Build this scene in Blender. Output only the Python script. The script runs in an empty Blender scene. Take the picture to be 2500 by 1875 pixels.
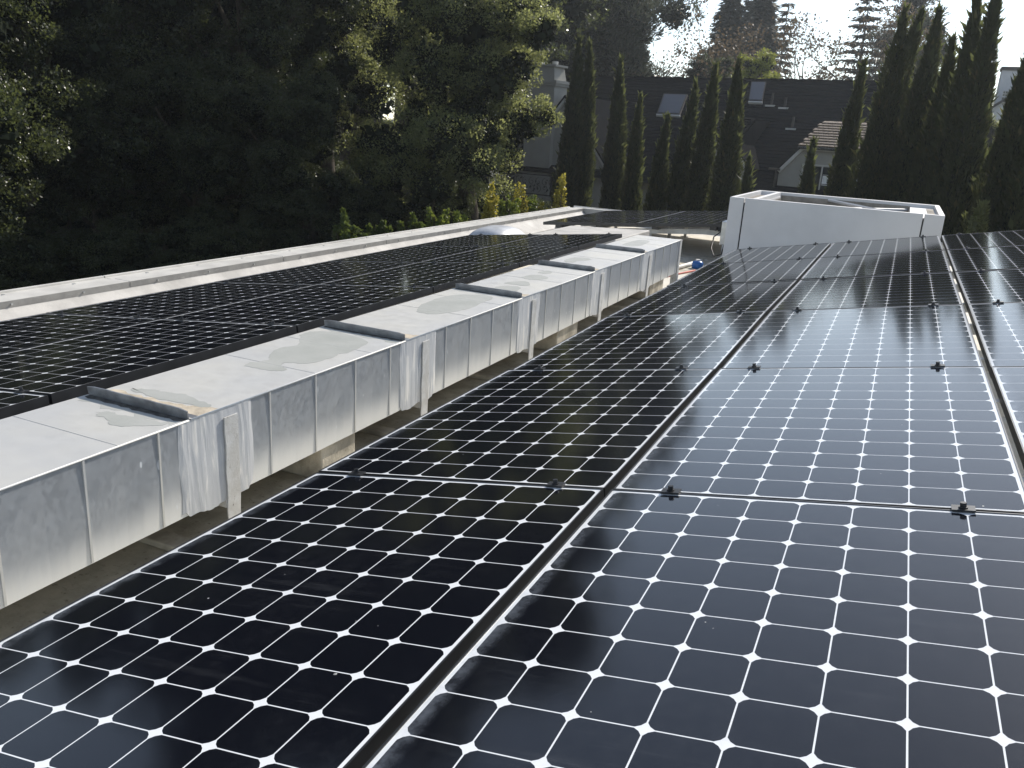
import bpy, math, random
import numpy as np
from mathutils import Matrix, Vector

random.seed(11)
RNG = np.random.default_rng(11)
SC = bpy.context.scene
COL = SC.collection
R = math.radians

# ------------------------------------------------------------------ camera, sky, sun, exposure
ZC = 1.68                                     # camera height above the roof (roof surface is z = 0)
RW = np.array([[0.9055947, 0.4196114, 0.0618419],
               [0.1764140, -0.2400446, -0.9545977],
               [-0.3857153, 0.8753884, -0.2914084]])
FPX = 2033.43
cam_d = bpy.data.cameras.new('camera'); cam = bpy.data.objects.new('camera', cam_d); COL.objects.link(cam)
cam_d.sensor_width = 36; cam_d.lens = FPX / 2500 * 36; cam_d.clip_start = 0.05; cam_d.clip_end = 3000
m = Matrix.Identity(4)
for i in range(3):
    m[i][0], m[i][1], m[i][2] = RW[0][i], -RW[1][i], -RW[2][i]
m[2][3] = ZC
cam.matrix_world = m
SC.camera = cam

SUN_AZ, SUN_EL = R(14.0), R(35.0)              # azimuth measured from +Y towards +X
world = bpy.data.worlds.new('World'); SC.world = world; world.use_nodes = True
wn = world.node_tree.nodes; wn.clear()
sky = wn.new('ShaderNodeTexSky'); sky.sky_type = 'NISHITA'; sky.sun_disc = False
sky.sun_elevation = SUN_EL; sky.sun_rotation = SUN_AZ
sky.air_density = 1.0; sky.dust_density = 0.25; sky.ozone_density = 1.4; sky.altitude = 50
bg = wn.new('ShaderNodeBackground'); bg.inputs[1].default_value = 0.15
wo = wn.new('ShaderNodeOutputWorld')
hsv = wn.new('ShaderNodeHueSaturation'); hsv.inputs['Saturation'].default_value = 0.70
world.node_tree.links.new(sky.outputs[0], hsv.inputs['Color']); world.node_tree.links.new(hsv.outputs[0], bg.inputs[0]); world.node_tree.links.new(bg.outputs[0], wo.inputs[0])
sd = bpy.data.lights.new('sun', 'SUN'); sd.energy = 4.6; sd.angle = R(0.53); sd.color = (1.0, 0.94, 0.84)
so = bpy.data.objects.new('sun', sd); COL.objects.link(so)
sv = Vector((math.sin(SUN_AZ) * math.cos(SUN_EL), math.cos(SUN_AZ) * math.cos(SUN_EL), math.sin(SUN_EL)))
so.rotation_euler = sv.to_track_quat('Z', 'Y').to_euler(); so.location = (0, 0, 60)
SC.view_settings.view_transform = 'Standard'; SC.view_settings.look = 'None'
SC.view_settings.exposure = 0.30; SC.view_settings.gamma = 1.0; SC.view_settings.use_curve_mapping = False
SC.render.engine = 'CYCLES'
SC.cycles.use_denoising = True
SC.cycles.max_bounces = 8; SC.cycles.diffuse_bounces = 3; SC.cycles.glossy_bounces = 4
SC.cycles.transparent_max_bounces = 8; SC.cycles.sample_clamp_indirect = 6.0

# ------------------------------------------------------------------ helpers
def ray(px, py):
    d = RW.T @ np.array([(px - 1250) / FPX, (py - 937.5) / FPX, 1.0]); return d
def at(px, py, Y):                            # a point of the place at depth Y (metres), in world coordinates
    d = ray(px, py); p = d * (Y / d[1]); return np.array([p[0], p[1], p[2] + ZC])

class MB:
    def __init__(s): s.v = []; s.f = []
    def box(s, x0, x1, y0, y1, z0, z1, M=None):
        b = len(s.v)
        c = [(x0,y0,z0),(x1,y0,z0),(x1,y1,z0),(x0,y1,z0),(x0,y0,z1),(x1,y0,z1),(x1,y1,z1),(x0,y1,z1)]
        s.v += [tuple(M @ Vector(p)) for p in c] if M is not None else c
        s.f += [tuple(b+i for i in q) for q in ((0,3,2,1),(4,5,6,7),(0,1,5,4),(1,2,6,5),(2,3,7,6),(3,0,4,7))]
        return s
    def hexa(s, c):                            # 8 corners: bottom 4 then top 4, counter-clockwise
        b = len(s.v); s.v += [tuple(p) for p in c]
        s.f += [tuple(b+i for i in q) for q in ((0,3,2,1),(4,5,6,7),(0,1,5,4),(1,2,6,5),(2,3,7,6),(3,0,4,7))]
        return s
    def prism(s, poly, lift):                  # polygon of 3D points extruded by vector lift
        b = len(s.v); n = len(poly); L = Vector(lift)
        s.v += [tuple(p) for p in poly] + [tuple(Vector(p) + L) for p in poly]
        s.f += [tuple(b+i for i in reversed(range(n))), tuple(b+n+i for i in range(n))]
        s.f += [(b+i, b+(i+1)%n, b+n+(i+1)%n, b+n+i) for i in range(n)]
        return s
    def poly(s, pts):
        b = len(s.v); s.v += [tuple(p) for p in pts]; s.f.append(tuple(range(b, b+len(pts)))); return s
    def tube(s, path, rad, n=8, caps=True):
        path = [Vector(p) for p in path]; k = len(path)
        if not hasattr(rad, '__len__'): rad = [rad]*k
        b = len(s.v); ref = None
        for i, p in enumerate(path):
            t = (path[min(i+1,k-1)] - path[max(i-1,0)]).normalized()
            if ref is None: ref = t.orthogonal().normalized()
            a = (ref - t*ref.dot(t)); a = a.normalized() if a.length > 1e-6 else t.orthogonal().normalized(); ref = a
            c = t.cross(a)
            for j in range(n):
                w = 2*math.pi*j/n
                s.v.append(tuple(p + (a*math.cos(w) + c*math.sin(w))*rad[i]))
        for i in range(k-1):
            for j in range(n):
                s.f.append((b+i*n+j, b+i*n+(j+1)%n, b+(i+1)*n+(j+1)%n, b+(i+1)*n+j))
        if caps:
            s.f.append(tuple(b+j for j in reversed(range(n)))); s.f.append(tuple(b+(k-1)*n+j for j in range(n)))
        return s
    def mesh(s, name, mats, shift=(0,0,0), smooth=False):
        me = bpy.data.meshes.new(name)
        v = np.array(s.v, float) - np.array(shift, float)
        me.from_pydata(v.tolist(), [], s.f)
        for mt in (mats if isinstance(mats, (list, tuple)) else [mats]): me.materials.append(mt)
        if smooth: me.shade_smooth()
        me.update(); return me

def link(name, me, parent=None, loc=None):
    o = bpy.data.objects.new(name, me); COL.objects.link(o)
    if parent is not None: o.parent = parent
    if loc is not None: o.location = loc
    return o
def origin(o):
    p = Vector((0,0,0))
    while o is not None: p += o.location; o = o.parent
    return p
def part(name, mb, mat, parent=None, smooth=False, kind=None, label=None, bevel=0):
    sh = origin(parent) if parent is not None else (0,0,0)
    o = link(name, mb.mesh(name, mat, sh, smooth), parent)
    if kind: o['kind'] = kind
    if label: o['label'] = label
    if bevel:
        bv = o.modifiers.new('bevel', 'BEVEL'); bv.width = bevel; bv.segments = 2; bv.limit_method = 'ANGLE'
    return o
def tag(o, label, cat, group=None, kind=None):
    if label: o['label'] = label
    if cat: o['category'] = cat
    if group: o['group'] = group
    if kind: o['kind'] = kind
    return o
def thing(name, label, cat, loc=(0,0,0), group=None):
    o = link(name, None, None, loc); o.empty_display_size = 0.2
    return tag(o, label, cat, group)
def copy_tree(o, parent=None):
    c = o.copy(); COL.objects.link(c); c.parent = parent
    for ch in list(o.children): copy_tree(ch, c)
    return c
ORD = ['first','second','third','fourth','fifth','sixth','seventh','eighth','ninth','tenth']

# ------------------------------------------------------------------ materials
class NT:
    def __init__(s, name):
        s.m = bpy.data.materials.new(name); s.m.use_nodes = True; s.t = s.m.node_tree; s.t.nodes.clear()
        s.out = s.n('OutputMaterial')
    def n(s, typ, **kw):
        nd = s.t.nodes.new('ShaderNode' + typ)
        for k, v in kw.items(): setattr(nd, k, v)
        return nd
    def l(s, a, b): s.t.links.new(a, b)
    def set(s, sock, v):
        if hasattr(v, 'is_output'): s.l(v, sock)
        else: sock.default_value = v
    def pos(s): return s.n('NewGeometry').outputs['Position']
    def objc(s): return s.n('TexCoord').outputs['Object']
    def mapping(s, vec, scale=(1,1,1), loc=(0,0,0)):
        mp = s.n('Mapping'); s.l(vec, mp.inputs[0]); mp.inputs['Scale'].default_value = scale; mp.inputs['Location'].default_value = loc
        return mp.outputs[0]
    def noise(s, vec, scale, detail=4, rough=0.55, dist=0.0):
        nd = s.n('TexNoise'); s.l(vec, nd.inputs['Vector']); nd.inputs['Scale'].default_value = scale
        nd.inputs['Detail'].default_value = detail; nd.inputs['Roughness'].default_value = rough; nd.inputs['Distortion'].default_value = dist
        return nd.outputs['Fac']
    def ramp(s, fac, lo, hi, a=0.0, b=1.0):
        if lo > hi: lo, hi, a, b = hi, lo, b, a
        nd = s.n('MapRange'); s.l(fac, nd.inputs[0]); nd.inputs[1].default_value = lo; nd.inputs[2].default_value = hi
        nd.inputs[3].default_value = a; nd.inputs[4].default_value = b; nd.clamp = True; nd.interpolation_type = 'SMOOTHSTEP'
        return nd.outputs[0]
    def math(s, op, a, b=0.0):
        nd = s.n('Math', operation=op); s.set(nd.inputs[0], a); s.set(nd.inputs[1], b); return nd.outputs[0]
    def mix(s, fac, a, b):
        nd = s.n('Mix', data_type='RGBA'); s.set(nd.inputs[0], fac)
        for k, v in ((6, a), (7, b)):
            s.set(nd.inputs[k], v if hasattr(v, 'is_output') else (*v[:3], 1.0))
        return nd.outputs[2]
    def bsdf(s, color, rough=0.6, metal=0.0, spec=0.5, **kw):
        b = s.n('BsdfPrincipled')
        s.set(b.inputs['Base Color'], color if hasattr(color, 'is_output') else (*color[:3], 1.0))
        s.set(b.inputs['Roughness'], rough); s.set(b.inputs['Metallic'], metal); s.set(b.inputs['Specular IOR Level'], spec)
        for k, v in kw.items(): s.set(b.inputs[k.replace('_', ' ')], v)
        return b
    def bump(s, h, strength, dist=0.01):
        nd = s.n('Bump'); s.l(h, nd.inputs['Height']); nd.inputs['Strength'].default_value = strength; nd.inputs['Distance'].default_value = dist
        return nd.outputs[0]
    def sep(s, vec):
        nd = s.n('SeparateXYZ'); s.l(vec, nd.inputs[0]); return nd.outputs
    def done(s, sh):
        s.l(sh.outputs[0], s.out.inputs[0]); return s.m

def simple(name, color, rough=0.6, metal=0.0, spec=0.5, var=0.15, scale=6.0, bump=0.0):
    t = NT(name); p = t.pos()
    n = t.noise(p, scale, 5)
    c = t.mix(t.ramp(n, 0.3, 0.7), tuple(x*(1-var) for x in color), tuple(min(1, x*(1+var)) for x in color))
    b = t.bsdf(c, rough, metal, spec)
    if bump: t.l(t.bump(t.noise(p, scale*8, 4), bump), b.inputs['Normal'])
    return t.done(b)

def glassy(name, color, dust, low_edge=False):
    """laminated face of a solar module: a dark or white sheet seen under textured anti-glare glass"""
    t = NT(name); p = t.pos()
    big = t.noise(p, 1.7, 4); fine = t.noise(p, 26.0, 5, 0.7)
    film = t.math('MULTIPLY', t.ramp(big, 0.35, 0.75), t.ramp(fine, 0.35, 0.8))
    vor = t.n('TexVoronoi'); t.l(p, vor.inputs['Vector']); vor.inputs['Scale'].default_value = 5.2
    sz = t.math('MULTIPLY', t.ramp(vor.outputs['Color'], 0.60, 0.95), 0.036)
    spot = t.math('LESS_THAN', vor.outputs['Distance'], sz)
    vor2 = t.n('TexVoronoi'); t.l(p, vor2.inputs['Vector']); vor2.inputs['Scale'].default_value = 19.0
    sz2 = t.math('MULTIPLY', t.ramp(vor2.outputs['Color'], 0.6, 0.95), 0.05)
    spot = t.math('MULTIPLY', t.math('MAXIMUM', spot, t.math('LESS_THAN', vor2.outputs['Distance'], sz2)), t.ramp(fine, 0.35, 0.6))
    c = t.mix(t.math('MULTIPLY', film, dust), color, (0.34, 0.35, 0.37))
    if low_edge:                               # dust that washes down to the low edge of each tilted panel
        x, y, z = t.sep(p)
        u = t.math('ADD', t.math('MULTIPLY', t.math('ADD', x, 0.60265), math.cos(R(10.4))), t.math('MULTIPLY', t.math('SUBTRACT', z, 0.70166), math.sin(R(10.4))))
        u = t.math('MODULO', t.math('ADD', u, 0.013 + 4*1.072), 1.072)
        wv = t.noise(t.mapping(p, (1, 1, 1)), 9.0, 5, 0.7)
        band = t.ramp(t.math('ADD', u, t.math('MULTIPLY', t.math('SUBTRACT', wv, 0.5), 0.05)), 0.018, 0.055, 1.0, 0.0)
        c = t.mix(t.math('MULTIPLY', band, t.ramp(fine, 0.3, 0.7, 0.05, 0.30)), c, (0.30, 0.33, 0.38))
        run = t.noise(t.mapping(p, (0.6, 9, 1)), 2.2, 5, 0.7)
        c = t.mix(t.math('MULTIPLY', t.ramp(run, 0.58, 0.75), t.ramp(big, 0.4, 0.65, 0.0, 0.05)), c, (0.33, 0.34, 0.35))
    c = t.mix(spot, c, (0.42, 0.42, 0.40))
    ro = t.math('ADD', t.ramp(film, 0.0, 1.0, 0.095, 0.14), t.math('MULTIPLY', spot, 0.5))
    b = t.bsdf(c, ro, 0.0, 0.5); b.inputs['IOR'].default_value = 1.47
    return t.done(b)

M = {}
M['cell'] = glassy('solar_cell_glass', (0.0045, 0.0052, 0.0085), 0.045)
M['cell2'] = glassy('solar_cell_glass_foreground', (0.0045, 0.0052, 0.0085), 0.028, True)
M['backsheet2'] = glassy('white_backsheet_glass_foreground', (0.78, 0.79, 0.80), 0.2, True)
M['backsheet'] = glassy('white_backsheet_glass', (0.78, 0.79, 0.80), 0.2)
M['frame'] = simple('black_anodised_aluminium', (0.018, 0.018, 0.019), 0.38, 0.0, 0.6, 0.3, 8)
M['clamp'] = simple('dark_clamp_metal', (0.05, 0.05, 0.052), 0.42, 0.6, 0.5, 0.3, 20)
M['alu'] = simple('raw_aluminium', (0.55, 0.55, 0.54), 0.42, 0.85, 0.5, 0.15, 12)
M['whitepaint'] = simple('weathered_white_paint', (0.70, 0.69, 0.66), 0.55, 0, 0.4, 0.08, 3, 0.05)
M['stucco_white'] = simple('white_enclosure_paint', (0.62, 0.605, 0.595), 0.62, 0, 0.35, 0.06, 1.8, 0.15)
M['inner'] = simple('grey_brown_bare_inner_wall', (0.26, 0.235, 0.20), 0.85, 0, 0.2, 0.35, 5, 0.3)
M['black'] = simple('black_rubber', (0.012, 0.012, 0.012), 0.6)
M['bluepl'] = simple('blue_plastic', (0.03, 0.16, 0.50), 0.35)
M['red'] = simple('faded_red', (0.45, 0.10, 0.08), 0.6)
M['concrete'] = simple('pale_concrete_block', (0.42, 0.38, 0.31), 0.9, 0, 0.2, 0.3, 7, 0.4)
M['domepl'] = simple('dull_grey_white_plastic', (0.42, 0.43, 0.45), 0.5)
M['pipe'] = simple('white_conduit', (0.72, 0.70, 0.66), 0.5)

def duct_side():
    t = NT('galvanised_duct_side'); p = t.pos(); x, y, z = t.sep(p)
    sp = t.n('TexVoronoi'); t.l(t.mapping(p, (1, 1, 0.6)), sp.inputs['Vector']); sp.inputs['Scale'].default_value = 70.0
    spangle = t.ramp(sp.outputs['Color'], 0.0, 1.0, 0.0, 1.0)
    cloud = t.noise(p, 3.2, 5, 0.6); streak = t.noise(t.mapping(p, (1, 9, 0.8)), 3.0, 5, 0.65)
    c = t.mix(spangle, (0.43, 0.45, 0.475), (0.45, 0.47, 0.495))
    c = t.mix(t.ramp(cloud, 0.42, 0.75, 0, 0.06), c, (0.52, 0.54, 0.56))
    # pale oxide flecks that streak downwards
    fl = t.n('TexVoronoi'); t.l(t.mapping(p, (1, 1.0, 0.38)), fl.inputs['Vector']); fl.inputs['Scale'].default_value = 27.0
    flk = t.math('LESS_THAN', fl.outputs['Distance'], t.math('MULTIPLY', t.ramp(fl.outputs['Color'], 0.62, 1.0), 0.26))
    flk = t.math('MULTIPLY', flk, t.ramp(cloud, 0.40, 0.62))
    # light bounced off the roof, painted as pale colour on the lower duct
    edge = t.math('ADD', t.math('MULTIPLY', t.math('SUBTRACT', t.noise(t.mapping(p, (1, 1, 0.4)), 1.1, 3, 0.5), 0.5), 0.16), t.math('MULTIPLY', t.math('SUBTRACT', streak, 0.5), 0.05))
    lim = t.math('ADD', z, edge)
    bounce_paint = t.ramp(lim, 0.36, 0.19, 0.0, 1.0)
    c = t.mix(t.math('MULTIPLY', bounce_paint, 0.85), c, (0.78, 0.76, 0.71))
    c = t.mix(t.math('MULTIPLY', flk, 0.9), c, (0.72, 0.73, 0.73))
    metal = t.math('MULTIPLY', t.math('SUBTRACT', 1.0, t.math('MAXIMUM', t.math('MULTIPLY', bounce_paint, 0.9), flk)), 0.6)
    ro = t.ramp(spangle, 0, 1, 0.34, 0.46)
    b = t.bsdf(c, ro, metal, 0.5)
    t.l(t.bump(cloud, 0.05, 0.02), b.inputs['Normal'])
    return t.done(b)
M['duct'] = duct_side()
def duct_top():
    t = NT('weathered_duct_top'); p = t.pos()
    n1 = t.noise(p, 1.6, 4); n2 = t.noise(p, 14, 6, 0.7); n3 = t.noise(p, 60, 4, 0.7)
    c = t.mix(t.ramp(n1, 0.35, 0.7), (0.51, 0.505, 0.49), (0.58, 0.56, 0.51))
    c = t.mix(t.ramp(n2, 0.55, 0.8, 0, 0.35), c, (0.50, 0.50, 0.485))
    c = t.mix(t.ramp(n3, 0.68, 0.8, 0, 0.5), c, (0.36, 0.35, 0.32))
    b = t.bsdf(c, t.ramp(n2, 0.3, 0.7, 0.42, 0.6), 0.12, 0.5)
    t.l(t.bump(n1, 0.15, 0.02), b.inputs['Normal'])
    return t.done(b)
M['ducttop'] = duct_top()
def stain():
    t = NT('dried_puddle_silt'); p = t.pos()
    n1 = t.noise(p, 5, 5, 0.6); n2 = t.noise(p, 45, 5, 0.7)
    c = t.mix(t.ramp(n1, 0.3, 0.7), (0.36, 0.365, 0.335), (0.42, 0.42, 0.39))
    c = t.mix(t.ramp(n2, 0.55, 0.8, 0, 0.4), c, (0.30, 0.30, 0.27))
    return t.done(t.bsdf(c, 0.55, 0, 0.4))
M['stain'] = stain()
M['shadow_grime'] = simple('dark_silt_and_shadow', (0.10, 0.095, 0.085), 0.9, 0, 0.2, 0.4, 30, 0.3)
M['tanstain'] = simple('tan_mineral_crust', (0.50, 0.43, 0.33), 0.75, 0, 0.3, 0.25, 14, 0.2)
M['upstand'] = simple('grey_galvanised_flange', (0.33, 0.335, 0.345), 0.42, 0.65, 0.5, 0.25, 16, 0.15)
def sealant():
    t = NT('brushed_white_sealant'); p = t.pos()
    st = t.noise(t.mapping(p, (1, 9, 1.0)), 2.6, 6, 0.62, 0.4); n = t.noise(t.mapping(p, (1, 1.6, 0.7)), 5, 5, 0.6); f = t.noise(p, 70, 4, 0.7)
    c = t.mix(t.ramp(st, 0.50, 0.62), (0.52, 0.525, 0.53), (0.72, 0.70, 0.665))
    c = t.mix(t.ramp(n, 0.40, 0.50, 0.85, 0), c, (0.50, 0.505, 0.515))
    c = t.mix(t.ramp(n, 0.60, 0.68, 0, 0.6), c, (0.33, 0.345, 0.365))
    c = t.mix(t.ramp(f, 0.66, 0.74, 0, 0.8), c, (0.20, 0.17, 0.13))
    b = t.bsdf(c, 0.7, 0.1, 0.35); t.l(t.bump(st, 0.2, 0.01), b.inputs['Normal'])
    return t.done(b)
M['sealant'] = sealant()
def post():
    t = NT('stained_post'); p = t.pos()
    n = t.noise(p, 11, 6, 0.7); f = t.noise(t.mapping(p, (1, 1, 0.35)), 34, 5, 0.75)
    c = t.mix(t.ramp(n, 0.35, 0.65), (0.60, 0.595, 0.58), (0.50, 0.485, 0.455))
    c = t.mix(t.ramp(f, 0.60, 0.70, 0, 0.9), c, (0.13, 0.11, 0.09))
    b = t.bsdf(c, 0.75, 0.1, 0.3); t.l(t.bump(n, 0.4, 0.01), b.inputs['Normal'])
    return t.done(b)
M['post'] = post()
def roofing():
    t = NT('roof_coating'); p = t.pos(); x, y, z = t.sep(p)
    n1 = t.noise(p, 0.9, 5, 0.6); n2 = t.noise(p, 4.5, 6, 0.65); n3 = t.noise(p, 30, 5, 0.7)
    white = t.mix(t.ramp(n2, 0.35, 0.7), (0.72, 0.69, 0.62), (0.62, 0.57, 0.48))
    dirt = t.mix(t.ramp(n2, 0.35, 0.68), (0.34, 0.31, 0.245), (0.52, 0.475, 0.38))
    dirt = t.mix(t.ramp(n3, 0.56, 0.72, 0, 0.8), dirt, (0.08, 0.07, 0.055))
    # silt stays in the low drainage channel beside the duct and in ponds past its end
    xw = t.math('ADD', x, t.math('MULTIPLY', t.math('SUBTRACT', n1, 0.5), 1.4))
    xd = t.math('ADD', x, t.math('MULTIPLY', t.math('SUBTRACT', n2, 0.5), 0.22))
    chan = t.math('MULTIPLY', t.ramp(xd, -3.4, -3.1), t.ramp(xd, -2.10, -2.24))
    yend = t.math('ADD', y, t.math('MULTIPLY', t.math('SUBTRACT', n2, 0.5), 2.5))
    chan = t.math('MULTIPLY', chan, t.ramp(yend, 9.1, 8.3))
    pond = t.math('MULTIPLY', t.math('MULTIPLY', t.ramp(xw, -4.9, -4.3), t.ramp(xw, -1.2, -2.0)), t.math('MULTIPLY', t.ramp(yend, 10.8, 11.3), t.ramp(yend, 13.4, 12.7)))
    pond = t.math('MULTIPLY', pond, t.ramp(n2, 0.3, 0.5))
    d = t.math('MAXIMUM', chan, pond)
    d = t.math('MAXIMUM', d, t.ramp(n1, 0.66, 0.80, 0, 0.45))
    c = t.mix(d, white, dirt)
    b = t.bsdf(c, 0.8, 0, 0.25); t.l(t.bump(n3, 0.35, 0.01), b.inputs['Normal'])
    return t.done(b)
M['roof'] = roofing()
M['membrane'] = simple('white_parapet_membrane', (0.50, 0.475, 0.44), 0.7, 0, 0.25, 0.16, 3.2, 0.25)
M['cap'] = simple('painted_metal_coping', (0.58, 0.555, 0.51), 0.5, 0, 0.4, 0.12, 3.5, 0.06)
def flashing():
    t = NT('grey_metal_flashing'); p = t.pos()
    n = t.noise(p, 5, 5, 0.65); st = t.noise(t.mapping(p, (1, 1.2, 9)), 3, 4, 0.6)
    c = t.mix(t.ramp(n, 0.35, 0.65), (0.27, 0.26, 0.245), (0.36, 0.345, 0.32))
    c = t.mix(t.ramp(st, 0.64, 0.72, 0, 0.7), c, (0.68, 0.66, 0.62))
    return t.done(t.bsdf(c, 0.5, 0.35, 0.5))
M['flash'] = flashing()

def leaf(name, dark, light, trans=0.35, rough=0.42, spec=0.5, tint=None, tcol=None):
    t = NT(name)
    ri = t.n('NewGeometry').outputs['Random Per Island']
    big = t.noise(t.pos(), 0.55, 3)
    f = t.math('ADD', t.math('MULTIPLY', ri, 0.7), t.math('MULTIPLY', t.ramp(big, 0.3, 0.7), 0.3))
    c = t.mix(f, dark, light)
    if tint: c = t.mix(t.math('GREATER_THAN', ri, 0.93), c, tint)
    b = t.bsdf(c, rough, 0.0, spec)
    tr = t.n('BsdfTranslucent'); t.l(t.mix(0.5, c, tcol or tuple(x*1.5 for x in light)), tr.inputs[0])
    mx = t.n('MixShader'); mx.inputs[0].default_value = trans
    t.l(b.outputs[0], mx.inputs[1]); t.l(tr.outputs[0], mx.inputs[2])
    return t.done(mx)
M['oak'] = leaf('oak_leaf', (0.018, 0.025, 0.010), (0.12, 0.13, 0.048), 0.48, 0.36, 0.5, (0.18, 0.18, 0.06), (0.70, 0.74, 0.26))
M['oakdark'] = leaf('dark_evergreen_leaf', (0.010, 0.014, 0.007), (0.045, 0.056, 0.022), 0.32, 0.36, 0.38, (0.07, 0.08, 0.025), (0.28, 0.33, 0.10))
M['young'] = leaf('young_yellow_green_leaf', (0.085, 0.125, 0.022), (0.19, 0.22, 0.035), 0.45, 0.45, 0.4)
M['dimyoung'] = leaf('shaded_young_leaf', (0.030, 0.045, 0.012), (0.085, 0.11, 0.028), 0.35, 0.45, 0.3, None, (0.25, 0.32, 0.06))  # dim copy of the young leaf, shade put into its colour
M['gold'] = leaf('golden_leaf', (0.20, 0.18, 0.03), (0.36, 0.31, 0.05), 0.45, 0.45, 0.4)
M['cypress'] = leaf('cypress_spray', (0.014, 0.019, 0.009), (0.044, 0.053, 0.021), 0.42, 0.65, 0.15, (0.09, 0.075, 0.03), (0.26, 0.29, 0.10))
M['pine'] = leaf('pine_needle', (0.035, 0.045, 0.028), (0.085, 0.095, 0.055), 0.25, 0.55, 0.35, (0.16, 0.13, 0.08))
M['redwood'] = leaf('redwood_needle', (0.022, 0.030, 0.022), (0.050, 0.060, 0.040), 0.2, 0.6, 0.3)
M['brown'] = leaf('autumn_brown_leaf', (0.07, 0.055, 0.038), (0.15, 0.11, 0.065), 0.3, 0.6, 0.3)
M['lime'] = leaf('lime_shrub_leaf', (0.14, 0.17, 0.03), (0.27, 0.29, 0.05), 0.45, 0.5, 0.3)
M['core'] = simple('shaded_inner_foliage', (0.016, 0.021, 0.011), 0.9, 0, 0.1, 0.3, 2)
M['bark'] = simple('grey_brown_bark', (0.075, 0.060, 0.045), 0.9, 0, 0.2, 0.35, 6, 0.5)

M['hwall'] = simple('grey_beige_stucco', (0.32, 0.305, 0.27), 0.9, 0, 0.2, 0.06, 1.2, 0.2)
def slate():
    t = NT('dark_slate_roof'); o = t.objc()
    br = t.n('TexBrick'); t.l(t.mapping(o, (1, 1, 1)), br.inputs['Vector'])
    br.inputs['Color1'].default_value = (0.015, 0.016, 0.018, 1); br.inputs['Color2'].default_value = (0.022, 0.0215, 0.023, 1)
    br.inputs['Mortar'].default_value = (0.012, 0.012, 0.013, 1); br.inputs['Scale'].default_value = 3.0
    br.inputs['Mortar Size'].default_value = 0.03
    n = t.noise(o, 0.8, 4)
    c = t.mix(t.ramp(n, 0.3, 0.7, 0, 0.4), br.outputs['Color'], (0.026, 0.025, 0.024))
    b = t.bsdf(c, 1.0, 0, 0.0); t.l(t.bump(br.outputs['Fac'], -0.5, 0.03), b.inputs['Normal'])
    return t.done(b)
M['slate'] = slate()
M['tile'] = simple('brown_wood_shingle', (0.16, 0.12, 0.09), 0.8, 0, 0.3, 0.4, 9, 0.3)
M['trim'] = simple('off_white_trim', (0.52, 0.50, 0.46), 0.6, 0, 0.4, 0.05)
M['dtrim'] = simple('dark_brown_trim', (0.05, 0.042, 0.036), 0.6)
M['iron'] = simple('wrought_iron', (0.015, 0.015, 0.016), 0.5)
M['sky_reflection'] = simple('painted_sky_reflection', (0.75, 0.75, 0.74), 0.8)
M['farwall'] = simple('far_white_stucco', (0.62, 0.62, 0.62), 0.9, 0, 0.2, 0.04)
M['skyglass'] = simple('skylight_glazing', (0.055, 0.06, 0.075), 0.3, 0, 0.35, 0.05)
def pane():
    t = NT('window_pane'); n = t.noise(t.pos(), 2.0, 3)
    b = t.bsdf(t.mix(t.ramp(n, 0.3, 0.7), (0.012, 0.014, 0.016), (0.035, 0.038, 0.04)), 0.05, 0, 0.5)
    return t.done(b)
M['pane'] = pane()
def ground():
    t = NT('ground_soil'); p = t.pos(); n1 = t.noise(p, 0.12, 5, 0.6); n2 = t.noise(p, 2.0, 6, 0.7)
    c = t.mix(t.ramp(n1, 0.4, 0.62), (0.075, 0.064, 0.045), (0.055, 0.058, 0.035))
    c = t.mix(t.ramp(n2, 0.45, 0.75, 0, 0.6), c, (0.11, 0.095, 0.07))
    return t.done(t.bsdf(c, 0.95, 0, 0.1))
M['ground'] = ground()
M['asphalt'] = simple('pale_worn_lane', (0.22, 0.21, 0.19), 0.9, 0, 0.2, 0.2, 1.5)
M['bwall'] = simple('building_stucco', (0.55, 0.53, 0.49), 0.85, 0, 0.2, 0.05, 1.0, 0.1)

# ------------------------------------------------------------------ setting: ground, lane, building under the roof, roof
GZ = -5.0
g = MB(); NG = 24
g.box(-420, 420, -150, 420, GZ-1, GZ)
tag(part('ground', g, M['ground']), None, None, kind='structure')
g = MB(); g.prism([(-75, 22, GZ+0.004), (-30, 31, GZ+0.004), (-29.5, 36, GZ+0.004), (-76, 27.5, GZ+0.004)], (0, 0, 0.004))
tag(part('lane', g, M['asphalt']), None, None, kind='structure')

g = MB(); g.box(-6.0, 5.8, -5.0, 16.6, -0.25, 0.0)
roof = tag(part('flat_roof', g, M['roof']), None, None, kind='structure')
bld = thing('own_building', 'pale stucco building that carries the flat roof and the solar arrays', 'building', (0, 5.8, GZ))
g = MB(); g.box(-6.08, 5.88, -5.08, 16.68, GZ, -0.252)
part('wall', g, M['bwall'], bld)

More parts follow.
